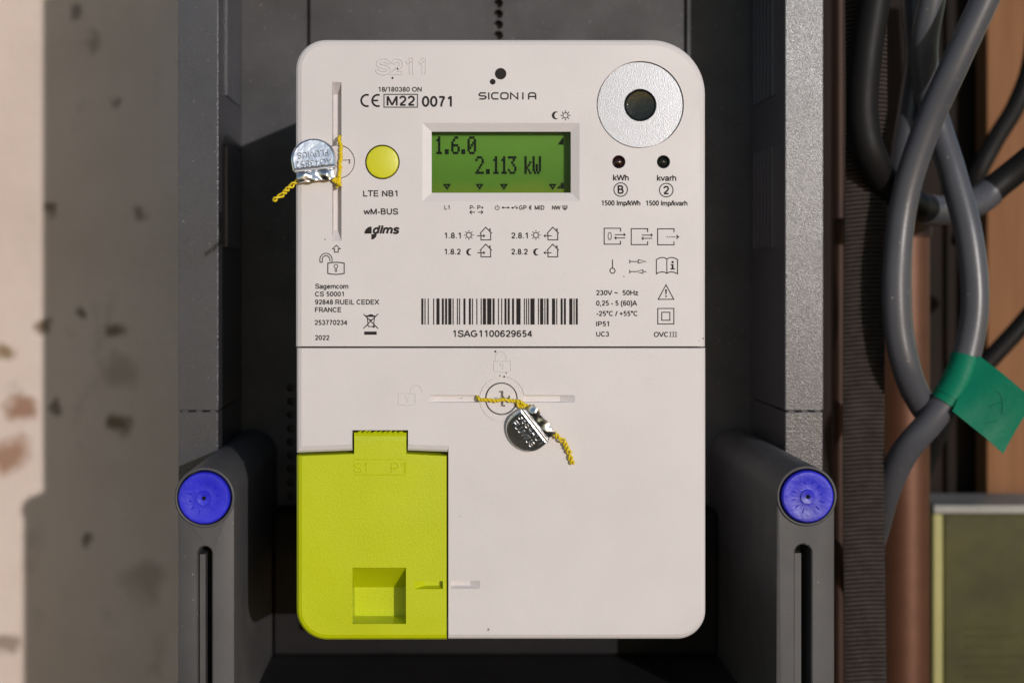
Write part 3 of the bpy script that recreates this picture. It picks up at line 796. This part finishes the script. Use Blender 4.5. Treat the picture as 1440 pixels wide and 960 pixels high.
def washer(r0, r1, y0, y1, cx, cz, n=64):
    bm = bmesh.new(); rr = []
    for r, y in ((r0, y0), (r1, y0), (r1, y1), (r0, y1)):
        rr.append([bm.verts.new((cx + r * math.cos(2 * math.pi * i / n), y, cz + r * math.sin(2 * math.pi * i / n))) for i in range(n)])
    for k in range(4):
        a, b_ = rr[k], rr[(k + 1) % 4]
        for i in range(n): bm.faces.new((a[i], a[(i + 1) % n], b_[(i + 1) % n], b_[i]))
    bmesh.ops.recalc_face_normals(bm, faces=bm.faces[:]); return bm
ring.free(); b2.free()
cs.append(washer(31.1 * S, 31.9 * S, -1, .3, U(705.6), V(561)))
lower = obj('terminal_cover', cut(low, cs), M['white'], met)

# ---- lime flap over the customer port
E = []
add((416.7, 640.5), 0.8)
add((497.6, 637.3), 0.6)
add((497.6, 608.6), 11)
add((571.6, 608.6), 0.6)
add((571.6, 637.3), 0.8)
add((628.4, 640.5), 0.8)
add((628.4, 899.6), 8)
for p in arcpx(459.5, 857, 42.8, 90, 180): add(p, 8)
pl = [e[0] for e in E]; of = [e[1] for e in E]
flp = loft([(inset(pl, of), -.12), (inset(pl, [o * .4 for o in of]), .3), (pl, 1.3), (pl, 19)])
cs = [loft([(rect((495.2, 796.9, 571.4, 877.1)), -.5), (rect((495.8, 797.5, 570.8, 876.5)), -.05), (rect((496.2, 835, 570.4, 876.1)), 10.2)]),
      loft([(rect((582.3, 816.4, 622.8, 827.6)), -.5), (rect((582.3, 816.4, 622.8, 827.6)), 0), (rect((597, 817, 622.5, 825)), 2.6)])]
flap = obj('port_cover', cut(flp, cs), M['yellow'], met)
raised_text('S1', 499, 515.5, 650, 664.3, flap, M['yellow'], .23, -.06)
raised_text('P1', 550.5, 569.5, 650, 664.3, flap, M['yellow'], .23, -.06)
raised_lines([(rrect(497.9, 645.6, 571, 667, (3,) * 4, 3), True)], flap, M['yellow'], .16, -.06)
# torn upper edge of the flap's tab
bm = bmesh.new(); random.seed(5)
for i in range(9):
    x = 503 + i * 7.2; tube([Vector((U(x), .9, V(608.4))), Vector((U(x + 4 + random.random() * 3), .7 + random.random() * .5, V(607.2 - random.random() * 1.2)))], .22, bm, 5)
obj('torn_edge', bm, M['yellow'], flap)

# ---- display
lcy = 5.6
LCDZ = ((V(271) - met.location.z * 1000) / 1000, (V(185) - met.location.z * 1000) / 1000)
M['lcd'] = lcd_mat()
disp = obj('display_screen', box(U(603.2), U(806.8), lcy, lcy + 1, V(274.8), V(181.2)), M['lcd'], met)
obj('display_window', box(U(604.2), U(805.8), 1.5, 1.9, V(273.8), V(182.2)), M['glass'], disp)
bm = bmesh.new(); l_ = [rrect(603.3, 181.3, 806.7, 274.7), rrect(604.6, 182.6, 805.4, 273.4)]
vv = [[bm.verts.new((U(x), Y, V(y))) for x, y in l_[k]] for k, Y in ((0, 1.95), (1, 1.95), (1, 5.55), (0, 5.55))]
for k in range(4):
    for i in range(4): bm.faces.new((vv[k][i], vv[k][(i + 1) % 4], vv[(k + 1) % 4][(i + 1) % 4], vv[(k + 1) % 4][i]))
bmesh.ops.recalc_face_normals(bm, faces=bm.faces[:])
obj('display_lining', bm, M['hole'], disp)
FONT = {'1': ('00100', '01100', '00100', '00100', '00100', '00100', '01110'), '.': ('00000', '00000', '00000', '00000', '00000', '01100', '01100'),
        '6': ('00110', '01000', '10000', '11110', '10001', '10001', '01110'), '0': ('01110', '10001', '10011', '10101', '11001', '10001', '01110'),
        '2': ('01110', '10001', '00001', '00010', '00100', '01000', '11111'), '3': ('11111', '00010', '00100', '00010', '00001', '10001', '01110'),
        'k': ('10000', '10000', '10010', '10100', '11000', '10100', '10010'), 'W': ('10001', '10001', '10001', '10101', '10101', '10101', '01010')}
def lcd_char(ch, px, py, cw=11.2, chh=25.5):
    bm = bmesh.new(); dx, dy = cw / 5, chh / 7
    for j, row in enumerate(FONT[ch]):
        for i, bit in enumerate(row):
            if bit == '1':
                x0, y0 = px + i * dx, py + j * dy
                box(U(x0 - .3), U(x0 + dx * 1.42), lcy - .06 - .002 * (i % 2) - .004 * (j % 2), lcy - .02, V(y0 + dy * .985), V(y0 + .02), bm)
    return obj('screen_character', bm, M['lcd_ink'], disp)
for ch, px in zip('1.6.0', (611.5, 623.5, 634.8, 647, 658)): lcd_char(ch, px, 189.5)
for ch, px in zip('2.113', (669, 682, 692.5, 704, 715.5)): lcd_char(ch, px, 217.7)
for ch, px in zip('kW', (739, 750.5)): lcd_char(ch, px, 217.7)
def marker(px, py=257):
    bm = bmesh.new()
    for (x0, x1, y0, y1) in ((-5.2, 5.2, 0, 2.2), (-4, -.8, 2.2, 4.2), (.8, 4, 2.2, 4.2), (-2.4, 2.4, 4.2, 6.3), (-1, 1, 6.3, 8.3)):
        box(U(px + x0), U(px + x1), lcy - .16, lcy - .02, V(py + y1), V(py + y0), bm)
    obj('screen_marker', bm, M['lcd_ink'], disp)
for px in (628.6, 675, 709.6, 779): marker(px)
bm = bmesh.new()
for (x0, x1, y0, y1) in ((785.5, 787.5, 261.5, 264), (788, 790, 259.5, 264), (790.5, 793, 255.5, 264), (793.3, 795.5, 255.5, 264)): box(U(x0), U(x1), lcy - .16, lcy - .02, V(y1), V(y0), bm)
obj('signal_bars', bm, M['lcd_ink'], disp)
bm = bmesh.new()
for k in range(5): box(U(792.5 - k * 1.4), U(794.5), lcy - .16, lcy - .02, V(193.4 + k * 2), V(191.5 + k * 2), bm)
obj('screen_marker', bm, M['lcd_ink'], disp)

# ---- button, optical port, indicator lamps, seal screws
obj('push_button', lathe([(0, -.35), (18 * S, -.3), (22.0 * S, -.12), (22.9 * S, .35), (22.9 * S, 4.9), (0, 4.9)], U(537.7), V(228), n=56), M['button'], met, 35)
obj('button_well', washer(22.95 * S, 24.35 * S, 1.4, 4.8, U(537.7), V(228)), M['hole'], met)
port = obj('optical_port', washer(22.6 * S, 59.7 * S, .42, 1.25, U(900.4), V(147.5), 96), M['steel'], met, 30)
obj('port_lens', lathe([(0, .62), (12 * S, .60), (19.6 * S, .45), (20.2 * S, .05), (21.8 * S, -.12), (22.5 * S, .1), (22.5 * S, 1.25), (0, 1.25)], U(901), V(148), n=56), M['lens'], port, 45)
for px, mt in ((870.2, 'red_lens'), (933, 'lens')):
    obj('indicator_lamp', lathe([(0, .55), (4.2 * S, .65), (6.6 * S, 1.0), (7.0 * S, .3), (8.6 * S, .02), (9.1 * S, .3), (9.1 * S, 2.8), (0, 2.8)], U(px), V(227.7), n=40), M[mt], met, 45)
scr = lathe([(0, .25), (22.6 * S, .25), (23.0 * S, .5), (23.0 * S, 3.9), (0, 3.9)], U(475), V(227.5), n=56)
seal_screw = obj('seal_screw', cut(scr, [box(U(480), U(492.5), -1, 1.6, V(226), V(224.6)), box(U(489.5), U(492.5), -1, 1.6, V(230.5), V(224.0))]), M['white'], met)
scr = lathe([(0, .35), (20.9 * S, .35), (21.5 * S, .6), (21.5 * S, 3.4), (0, 3.4)], U(705), V(560.5), n=56)
cx_, cy_ = 706, 560.5
h_ = 1.9
quad = [(h_, -h_), (h_ + 1.6, -h_), (10.5, -h_), (10.5, h_ * .8), (4.6, h_ * .8), (3.6, 3.6)]
plus = []
for k in range(4):                     # a cross with a small foot at each arm's end
    ca, sa = math.cos(R(90 * k)), math.sin(R(90 * k))
    for x, y in ((3.4, -h_ * .9), (9.0, -h_ * .9), (9.0, -4.6), (11.0, -4.6), (11.0, h_ * .9), (3.4, h_ * .9), (3.2, 3.2)):
        plus.append((cx_ + x * ca - y * sa, cy_ + x * sa + y * ca))
cc = [loft([(plus, -1), (plus, 2.4)])]
cover_screw = obj('cover_screw', cut(scr, cc), M['white'], met)
symbol([(arc(705, 560.5, 22.3, 182, 258), False, 1.6)], parent=met, base=.3, name='screw_gap', mat=M['hole'])

# ================================================================== everything printed on the upper cover
pr = lambda s, x0, x1, y0, y1, **k: text(s, x0, x1, y0, y1, upper, **k)
raised_text('S211', 528.3, 598.5, 81.7, 106.7, upper, M['white'], .19, 0.0, 4.6)
pr('18/180380 ON', 531.9, 593, 122.6, 129.2)
pr('M22', 543.6, 583.8, 135.2, 148.8)
pr('0071', 593.3, 635.4, 135.6, 150.2)
symbol([(rrect(540, 133, 587, 151), True, 1.2)], parent=upper)
symbol([(arc(516, 141.6, 8.0, 292, 68, 16)[::-1] if False else [(516 + 8.0 * math.cos(R(a)), 141.6 + 8.0 * math.sin(R(a))) for a in range(72, 290, 12)], False, 2.4),
        ([(531.5 + 8.0 * math.cos(R(a)), 141.6 + 8.0 * math.sin(R(a))) for a in range(72, 290, 12)], False, 2.4), ([(524.5, 141.6), (531.8, 141.6)], False, 2.2)], parent=upper)
# maker's mark: wide rounded capitals and two dots
def letter(ch, x, w):
    t_, b_, m_ = 131.0, 139.4, 135.2; r = x + w; c = 2.0
    return {'S': [([(r, t_), (x + c, t_), (x, t_ + c), (x, m_ - c * .6), (x + c, m_), (r - c, m_), (r, m_ + c * .6), (r, b_ - c), (r - c, b_), (x, b_)], False)],
            'I': [([(x + w / 2, t_ - .8), (x + w / 2, b_ + .8)], False)],
            'C': [([(r, t_), (x + c, t_), (x, t_ + c), (x, b_ - c), (x + c, b_), (r, b_)], False)],
            'O': [([(x + c, t_), (r - c, t_), (r, t_ + c), (r, b_ - c), (r - c, b_), (x + c, b_), (x, b_ - c), (x, t_ + c)], True)],
            'N': [([(x, b_ + .8), (x, t_), (r, b_), (r, t_ - .8)], False)],
            'A': [([(x, b_ + .8), (x, t_ + c), (x + c, t_), (r - c, t_), (r, t_ + c), (r, b_ + .8)], False), ([(x, m_ + .8), (r, m_ + .8)], False)]}[ch]
for ch, x, w in (('S', 673.8, 9.6), ('I', 686.6, 1.5), ('C', 691.6, 9.4), ('O', 704.4, 10), ('N', 718.2, 9.8), ('I', 731.4, 1.5), ('A', 743.4, 9.8)):
    if ch == 'I' and x > 700: x = 734.5
    symbol([(p, c, 1.75) for p, c in letter(ch, x, w)], parent=upper)
symbol([], [circ(704, 104, 8.1, 28)], parent=upper); symbol([], [circ(692.8, 115.2, 4.1, 20)], parent=upper)
# moon and sun
def moon(cx, cy, r): symbol([], [[(cx + r * math.cos(R(a)), cy + r * math.sin(R(a))) for a in range(60, 301, 15)] + [(cx + r * .42 + r * .78 * math.cos(R(a)), cy + r * .80 * math.sin(R(a))) for a in range(280, 79, -20)]], parent=upper)
def sunsym(cx, cy, r, R2, w=1.1):
    symbol([(circ(cx, cy, r, 20), True, w)] + [([(cx + math.cos(R(a)) * (r + 1.2), cy + math.sin(R(a)) * (r + 1.2)), (cx + math.cos(R(a)) * R2, cy + math.sin(R(a)) * R2)], False, w) for a in range(0, 360, 45)], parent=upper)
moon(781.6, 162.5, 5.6); sunsym(795.2, 162.5, 3.7, 7.0)
pr('LTE NB1', 510.6, 559, 268, 276.3); pr('wM-BUS', 511, 560, 293.3, 301.7)
pr('dlms', 524, 562, 317, 328.4, weight=.24, shear=.26)
symbol([], [[(522.6, 328.6)] + arc(522.6, 328.6, 10.2, 180, 270, 8), [(522.2, 329.2)] + arc(522.2, 329.2, 7.6, 0, 90, 8)], parent=upper)
# row under the display
pr('L1', 624.8, 632.3, 289, 294.6); pr('P-', 660.6, 668, 289, 294.6); pr('P+', 671.2, 680.4, 289, 294.6)
def arrow(x0, x1, y, h=2.4, w=1.1):
    s = 1 if x1 > x0 else -1
    return [([(x0, y), (x1 - s * .6, y)], False, w), ([(x1 - s * h, y - h), (x1, y), (x1 - s * h, y + h)], False, w)]
symbol(arrow(668, 660.8, 298.5) , parent=upper); symbol(arrow(672, 679, 298.5), parent=upper)
symbol([(arc(699.2, 292.2, 2.9, -55, 235, 14), False, .9), ([(699.2, 288), (699.2, 292)], False, .9)], parent=upper)
symbol([([(705.6, 292), (716.5, 292)], False, .9)], [circ(707.5, 292, 1.5, 10), circ(714.6, 292, 1.5, 10)], parent=upper)
symbol([([(718.4, 292.4), (721.4, 292.4)], False, .9), ([(721.4, 292.6), (726, 289.4)], False, .9), ([(725.5, 292.4), (728.6, 292.4)], False, .9)], [circ(721, 292.4, 1.4, 10), circ(726.6, 292.4, 1.4, 10)], parent=upper)
pr('GP', 730, 740.4, 289, 295); pr('€', 743.4, 748, 289, 295, ref='€'); pr('MID', 752, 765.4, 289, 295); pr('NW', 776.3, 788.2, 289.2, 295); pr('Ψ', 791, 797.8, 288.6, 296, ref='Ψ')
# tariff registers
def house(x, y):
    symbol([([(x + 1, y + 9.5), (x + 1, y + 18.3), (x + 14.6, y + 18.3), (x + 14.6, y + 8.6)], False, 1.2), ([(x - .6, y + 9.7), (x + 7.6, y + .6), (x + 16.2, y + 9.2)], False, 1.2), ([(x + 13.6, y + 6.2), (x + 13.6, y + 2.2)], False, 1.6)], parent=upper)
for dx, (n1, n2) in ((0, ('1.8.1', '1.8.2')), (94.2, ('2.8.1', '2.8.2'))):
    pr(n1, 624.8 + dx, 648 + dx, 327.2, 335.2); pr(n2, 624.8 + dx, 648 + dx, 350, 357.8)
    sunsym(659.4 + dx, 330.6, 3.6, 6.8); moon(660.6 + dx, 354.4, 5.0)
    for dy in (0, 23.8):
        house(675.4 + dx, 319 + dy)
        symbol(arrow(671 + dx, 681.6 + dx, 331.6 + dy, 1.9) if dx == 0 else arrow(681.6 + dx, 671 + dx, 331.6 + dy, 1.9), parent=upper)
# lamps
pr('kWh', 862, 884.2, 245.8, 254); pr('kvarh', 923.8, 951, 246.2, 254.4)
for ch, cx, cy in (('B', 872.8, 266.7), ('2', 936.9, 267.4)):
    symbol([(circ(cx, cy, 9.5, 36), True, 1.2)], parent=upper)
    pr(ch, cx - 4.2, cx + 4.2, cy - 5.8, cy + 5.8)
pr('1500 Imp/kWh', 845.8, 900.4, 282, 289); pr('1500 Imp/kvarh', 908.2, 966.6, 282.2, 289.2)
# relay states
for k, (x, y, w_) in enumerate(((849.6, 321, 23), (887.7, 321.6, 23), (924.8, 321.8, 23))):
    symbol([([(x + w_, y + 4.8), (x + w_, y), (x, y), (x, y + 22.4), (x + w_, y + 22.4), (x + w_, y + 17.6)], False, 1.2)], parent=upper)
    if k < 2:
        symbol(arrow(x + 15, x + 29.6, y + 9, 2.1) , parent=upper); symbol(arrow(x + 29.6, x + 15, y + 13.6, 2.1), parent=upper)
    else:
        symbol([([(x + 12.6 + i * 3.4, y + 11.4), (x + 14.6 + i * 3.4, y + 11.4)], False, 1.1) for i in range(5)] + [([(x + 26.4, y + 8.6), (x + 29.4, y + 11.4), (x + 26.4, y + 14.2)], False, 1.1)], parent=upper)
symbol([([(857.4 + 2.3 * math.cos(R(a)), 332 + 5.2 * math.sin(R(a))) for a in range(0, 360, 20)], True, .9)], parent=upper)
symbol([([(861.3, 364.8), (861.3, 377)], False, 1.2), (circ(861.3, 380.6, 3.6, 20), True, 1.2)], parent=upper)
symbol([([(885.6, 365), (885.6, 370.4)], False, 1.1), ([(885.6, 367.7), (897.6, 367.7)], False, 1.1), ([(897.6, 365.2), (908.6, 367.7), (897.6, 370.2)], True, 1.0)], parent=upper)
symbol([([(885.6, 379.2), (885.6, 384.6)], False, 1.1), ([(885.6, 381.9), (894, 381.9)], False, 1.1), ([(904, 379.4), (893.4, 381.9), (904, 384.4)], True, 1.0), ([(904, 381.9), (908.8, 381.9)], False, 1.1)], parent=upper)
bk = [(923, 365), (927, 362.8), (931.6, 361.9), (935, 362.6), (937.8, 364.4), (940.6, 362.6), (944, 361.9), (948.6, 362.8), (952.8, 365), (952.8, 385), (948.6, 383), (944, 382.2), (940.6, 382.8), (937.8, 384.4), (935, 382.8), (931.6, 382.2), (927, 383), (923, 385)]
symbol([(bk, True, 1.2), ([(937.8, 364.4), (937.8, 384)], False, 1.1)], [circ(945.8, 368.6, 1.7, 12), [(943.4, 371.4), (947.2, 371.4), (947.2, 377.2), (948.8, 377.2), (948.8, 379), (942.8, 379), (942.8, 377.2), (944.6, 377.2), (944.6, 373), (943.4, 373)]], parent=upper)
symbol([([(936.5, 400.4), (947.4, 420.8), (925.6, 420.8)], True, 1.2)], [[(935.2, 406.8), (937.8, 406.8), (937.2, 414.2), (935.8, 414.2)], circ(936.5, 416.6, 1.25, 10)], parent=upper)
symbol([(rrect(925, 433.6, 947.6, 455.4), True, 1.2), (rrect(930.6, 439, 942, 450.2), True, 1.2)], parent=upper)
pr('230V ~  50Hz', 838.3, 898, 408, 415); pr('0,25 - 5 (60)A', 838.3, 896, 422.6, 429.6); pr('-25°C / +55°C', 838.4, 896.6, 437.2, 444.2); pr('IP51', 838.4, 856.4, 451.8, 458.6); pr('UC3', 838.4, 856.4, 466.2, 473)
pr('OVC', 919.4, 939.6, 466.6, 473.6)
symbol([], [q_ for x in (942.8, 946.8, 950.6) for q_ in ([(x - .55, 467.4), (x + .55, 467.4), (x + .55, 472.8), (x - .55, 472.8)], [(x - 1.5, 466.5), (x + 1.5, 466.5), (x + 1.5, 467.3), (x - 1.5, 467.3)], [(x - 1.5, 472.9), (x + 1.5, 472.9), (x + 1.5, 473.7), (x - 1.5, 473.7)])], parent=upper)
# left column
symbol([([(473, 345), (478.6, 350), (475.6, 350), (475.6, 354.6), (470.4, 354.6), (470.4, 350), (467.4, 350)], True, 1.2)], parent=upper)
symbol([([(449.9, 368.8)] + arc(458.4, 364.8, 8.6, 180, 360, 14) + [(467, 368.8)], False, 1.1), ([(449.9, 368.8), (453.2, 368.8), (453.2, 365)] + arc(458.4, 364.8, 5.3, 180, 340, 10) + [(464.2, 367.5)], False, 1.1)], parent=upper)
symbol([([(461, 370), (466, 369.2), (472.6, 368.8), (479, 369.2), (484, 370), (484, 384.4), (479, 385.4), (472.6, 385.8), (466, 385.4), (461, 384.4)], True, 1.3)], parent=upper)
symbol([(arc(472.4, 374.4, 2.6, 110, 430, 14) + [(473.4, 381.8), (471.4, 381.8), arc(472.4, 374.4, 2.6, 110, 111, 1)[0]], False, .9)], parent=upper)
pr('Sagemcom', 443, 489.8, 399, 405.8); pr('CS 50001', 443, 483.5, 410, 416.6); pr('92848 RUEIL CEDEX', 443, 533.3, 421.2, 428); pr('FRANCE', 443, 480.4, 432, 438.8); pr('253770234', 442.5, 488.8, 449.9, 456.8); pr('2022', 443, 463.2, 471.2, 478)
symbol([([(511.2, 441.4), (531.8, 462)], False, 1.2), ([(531.8, 441.2), (511, 461.8)], False, 1.2)], parent=upper)
symbol([([(515, 444.4), (527.6, 444.4)], False, 2.0), ([(516.6, 446), (517.8, 459), (525.4, 459), (526.6, 446)], False, 1.1), ([(518.4, 442.6), (524.4, 442.6)], False, 1.3), ([(519.6, 449.4), (523.6, 449.4)], False, 1.0)], [circ(525.6, 459.2, 1.6, 12), rrect(512.2, 465.9, 529.8, 470.6)], parent=upper)
pr('1SAG1100629654', 636.6, 749, 464.4, 473.6)
# barcode: code 128 of the serial number
T128 = ('212222 222122 222221 121223 121322 131222 122213 122312 132212 221213 221312 231212 112232 122132 122231 113222 123122 123221 223211 221132 221231 213212 223112 312131 311222 321122 321221 312212 322112 322211 '
        '212123 212321 232121 111323 131123 131321 112313 132113 132311 211313 231113 231311 112133 112331 132131 113123 113321 133121 313121 211331 231131 213113 213311 213131 311123 311321 331121 312113 312311 332111 '
        '314111 221411 431111 111224 111422 121124 121421 141122 141221 112214 112412 122114 122411 142112 142211 241211 221114 413111 241112 134111 111242 121142 121241 114212 124112 124211 411212 421112 421211 212141 '
        '214121 412121 111143 111341 131141 114113 114311 411113 411311 113141 114131 311141 411131 211412 211214 211232 2331112').split()
codes = [104, 17, 51, 33, 39, 99, 11, 0, 62, 96, 54]
codes.append((codes[0] + sum(i * c for i, c in enumerate(codes) if i)) % 103); codes.append(106)
mods = [int(ch) for c in codes for ch in T128[c]]
bm = bmesh.new(); x = 592.4; mw = (812.6 - 592.4) / sum(mods); Yb = -.05
for i, m_ in enumerate(mods):
    if i % 2 == 0: fill(bm, [(x, 419.6), (x + m_ * mw, 419.6), (x + m_ * mw, 456.3), (x, 456.3)], Yb)
    x += m_ * mw
face_front(bm); obj('barcode', bm, M['ink'], upper)
# moulded padlocks on the lower cover
raised_lines([([(694.5, 507.4), (718, 507.4), (718, 521.5), (706, 523), (694.5, 521.5)], True), ([(697, 507)] + arc(704.6, 501.5, 7.4, 180, 360, 12) + [(712.2, 507)], False), (arc(706, 512.6, 2.2, 100, 400, 10) + [(706.8, 519.6)], False)], lower, M['white'], .15)
raised_lines([([(560.4, 553), (584, 553), (584, 568.4), (572, 570), (560.4, 568.4)], True), ([(578, 552.6)] + arc(585.6, 549.5, 8.0, 180, 360, 12) + [(594, 553.6)], False), (arc(572.4, 558.6, 2.2, 100, 400, 10) + [(573, 565.6)], False)], lower, M['white'], .15)
# specks of dirt
for x, y, r in ((696.5, 494, 1.5), (703, 528, 1.0), (709, 529.5, 1.3), (712, 524, .9), (457, 336.6, .9), (649, 559.5, .8), (552, 110, 1.6), (559, 97, 1.3), (989.5, 475.6, .9), (983, 479, .6)):
    symbol([], [circ(x, y, r, 8)], parent=lower if y > 489 else upper, name='dirt_speck')

# ================================================================== lead seals on their twisted wires
def twisted(path, r, amp, pitch, bm):
    """two strands wound round each other along a path"""
    P = spline(path, 14)
    # resample evenly
    L = [0]
    for a, b_ in zip(P, P[1:]): L.append(L[-1] + (b_ - a).length)
    n = max(8, int(L[-1] / (pitch / 10))); Q = []; j = 0
    for i in range(n + 1):
        s = L[-1] * i / n
        while j < len(L) - 2 and L[j + 1] < s: j += 1
        f = (s - L[j]) / max(1e-6, L[j + 1] - L[j]); Q.append(P[j].lerp(P[j + 1], f))
    F = frames(Q)
    for ph in (0, math.pi):
        s = 0; out = []
        for i, (p, (t_, a, b_)) in enumerate(zip(Q, F)):
            q_ = L[-1] * i / n
            an = 2 * math.pi * q_ / pitch + ph + .9 * math.sin(q_ * 1.1 + amp * 9)
            am = amp * (1 + .28 * math.sin(q_ * 2.3 + ph))
            out.append(p + (a * math.cos(an) + b_ * math.sin(an)) * am + Vector((.10 * math.sin(q_ * 1.7), 0, .12 * math.sin(q_ * 1.3 + 1))))
        tube(out, r, bm, 8)

def seal(label, px, py, Y, rot, nrm, code, loc):
    t = thing('security_seal', label, 'seal', loc, group='stamped metal seals on yellow wire')
    # local frame: x along the writing, z towards the crimp, -y out of the stamped face; millimetres
    r = 31.0 * S
    poly = [(-r * .97, r * .46), (-r * .99, r * .2)] + [(r * math.cos(R(a)), r * .95 * math.sin(R(a))) for a in range(180, 361, 6)] + [(r * .99, r * .2), (r * .97, r * .46)]
    yv = -Vector(nrm).normalized(); zv = Vector((math.sin(R(rot)), 0, math.cos(R(rot)))); zv = (zv - yv * zv.dot(yv)).normalized(); xv = yv.cross(zv)
    mtx = Matrix(((xv.x, yv.x, zv.x, U(px)), (xv.y, yv.y, zv.y, Y), (xv.z, yv.z, zv.z, V(py)), (0, 0, 0, 1)))
    bm = bmesh.new(); rings = []
    for d, y in ((1.5, -.98), (.75, -1.02), (.3, -.80), (0, -.35), (0, .35), (.3, .8), (.9, 1.0)):
        pp = inset(poly, [d] * len(poly)); rings.append([bm.verts.new((x_, y, z_)) for x_, z_ in pp])
    for a, b_ in zip(rings, rings[1:]):
        for i in range(len(a)): bm.faces.new((a[i], a[(i + 1) % len(a)], b_[(i + 1) % len(a)], b_[i]))
    bm.faces.new(rings[0]); bm.faces.new(rings[-1]); bmesh.ops.recalc_face_normals(bm, faces=bm.faces[:])
    bm.transform(mtx)
    disc = obj('seal_disc', bm, M['alu'], t, 12)
    # crimped block: two rolled humps with a pressed valley between them
    bm = bmesh.new(); w = r * .82; random.seed(int(px)); nx, nz = 26, 9
    g = []
    for i in range(nx + 1):
        f = -1 + 2 * i / nx; row = []
        for j in range(nz + 1):
            h = j / nz
            hump = .95 * math.exp(-((f + .62) / .24) ** 2) + .95 * math.exp(-((f - .6) / .26) ** 2) + .28 * math.exp(-((f) / .12) ** 2)
            y = -.55 - hump * math.sin(math.pi * min(1, max(0, .12 + h * .9))) + .25 * math.sin(f * 9 + h * 5) * h + random.uniform(-.05, .05)
            row.append(bm.verts.new((f * w, y, r * .54 + h * r * .46 + .25 * math.sin(f * 7) * h)))
        g.append(row)
    for i in range(nx):
        for j in range(nz): bm.faces.new((g[i][j], g[i + 1][j], g[i + 1][j + 1], g[i][j + 1]))
    bmesh.ops.recalc_face_normals(bm, faces=bm.faces[:])
    bmesh.ops.solidify(bm, geom=bm.faces[:], thickness=.5)
    b2 = box(-w * .99, w * .99, -.1, 1.0, r * .46, r * .98, bevel=.15); merge(bm, b2)
    bm.transform(mtx); obj('seal_crimp', bm, M['alu'], t, 35)
    b_ = box(-w * 1.12, w * 1.12, -1.3, 1.05, r * .44, r * .54, bevel=.22); b_.transform(mtx); obj('crimp_ridge', b_, M['stamp'], t)
    # stamped writing
    for s, z0, z1, hw in ((code, .06, .38, .80), ('FLUVIUS', -.34, -.06, .68)):
        x = 0.0; st = []
        for ch in s:
            adv, strokes = GL[ch]; st += [[(x + a, b_) for a, b_ in p] for p in strokes]; x += adv + .05
        lo = min(a for p in st for a, b_ in p); hi = max(a for p in st for a, b_ in p); bm = bmesh.new()
        for p in st:
            tube([Vector(((-1 + 2 * (a - lo) / (hi - lo)) * hw * r, -1.01, (z0 + b_ * (z1 - z0)) * r)) for a, b_ in p], .17, bm, 6)
        bm.transform(mtx); obj('stamped_lettering', bm, M['stamp'], disc, 40)
    return t

W3 = lambda x, y, Y: PX(x, y, 0) + Vector((0, Y, 0))
t = seal('bright silver seal hanging upside down on yellow wire at the meter\'s left edge', 442, 225, -2.6, 173, (.05, -1, .15), 'AO43852', W3(445, 225, -2.5))
bm = bmesh.new()
twisted([W3(476.5, 192, 1.6), W3(478, 197, -.6), W3(480, 212, -.9), W3(478.5, 230, -.9), W3(477.5, 248, -.9), W3(477, 258, -.5), W3(474, 262, .8)], .36, .34, 2.3, bm)
twisted([W3(477, 256, -1.0), W3(471, 252, -1.6), W3(462, 249, -2.2), W3(445, 252, -2.4), W3(428, 254, -2.4)], .34, .35, 2.3, bm)
twisted([W3(479, 262, -.7), W3(474, 257, -1.4), W3(468, 252, -1.6)], .34, .35, 2.3, bm)
twisted([W3(428, 253, -2.4), W3(416, 258, -2.6), W3(404, 268, -3.0), W3(394, 278, -3.4), W3(386.5, 283, -3.8)], .34, .56, 3.4, bm)
obj('seal_wire', bm, M['wire'], t, 60)
t = seal('dark grey seal lying tilted on yellow wire below the cover screw', 741, 604, -2.4, 52, (-.20, -1, -.22), 'G8S4AO1', W3(742, 603, -2))
bm = bmesh.new()
twisted([W3(671, 558, 1.6), W3(674, 560.5, -.5), W3(690, 562, -.85), W3(706, 562, -.85), W3(722, 563, -.9), W3(736, 568, -1.2), W3(750, 573, -1.7), W3(757, 577, -1.8)], .34, .33, 2.3, bm)
twisted([W3(727, 563, -1.4), W3(734, 565, -2.0), W3(738, 569, -1.9), W3(731, 571, -1.4), W3(727, 566, -1.2)], .34, .34, 2.3, bm)
twisted([W3(776, 607, -1.8), W3(785, 613, -1.6), W3(794, 624, -1.2), W3(800, 638, -1.0), W3(804, 651, -1.0)], .36, .60, 3.2, bm)
obj('seal_wire', bm, M['wire'], t, 60)
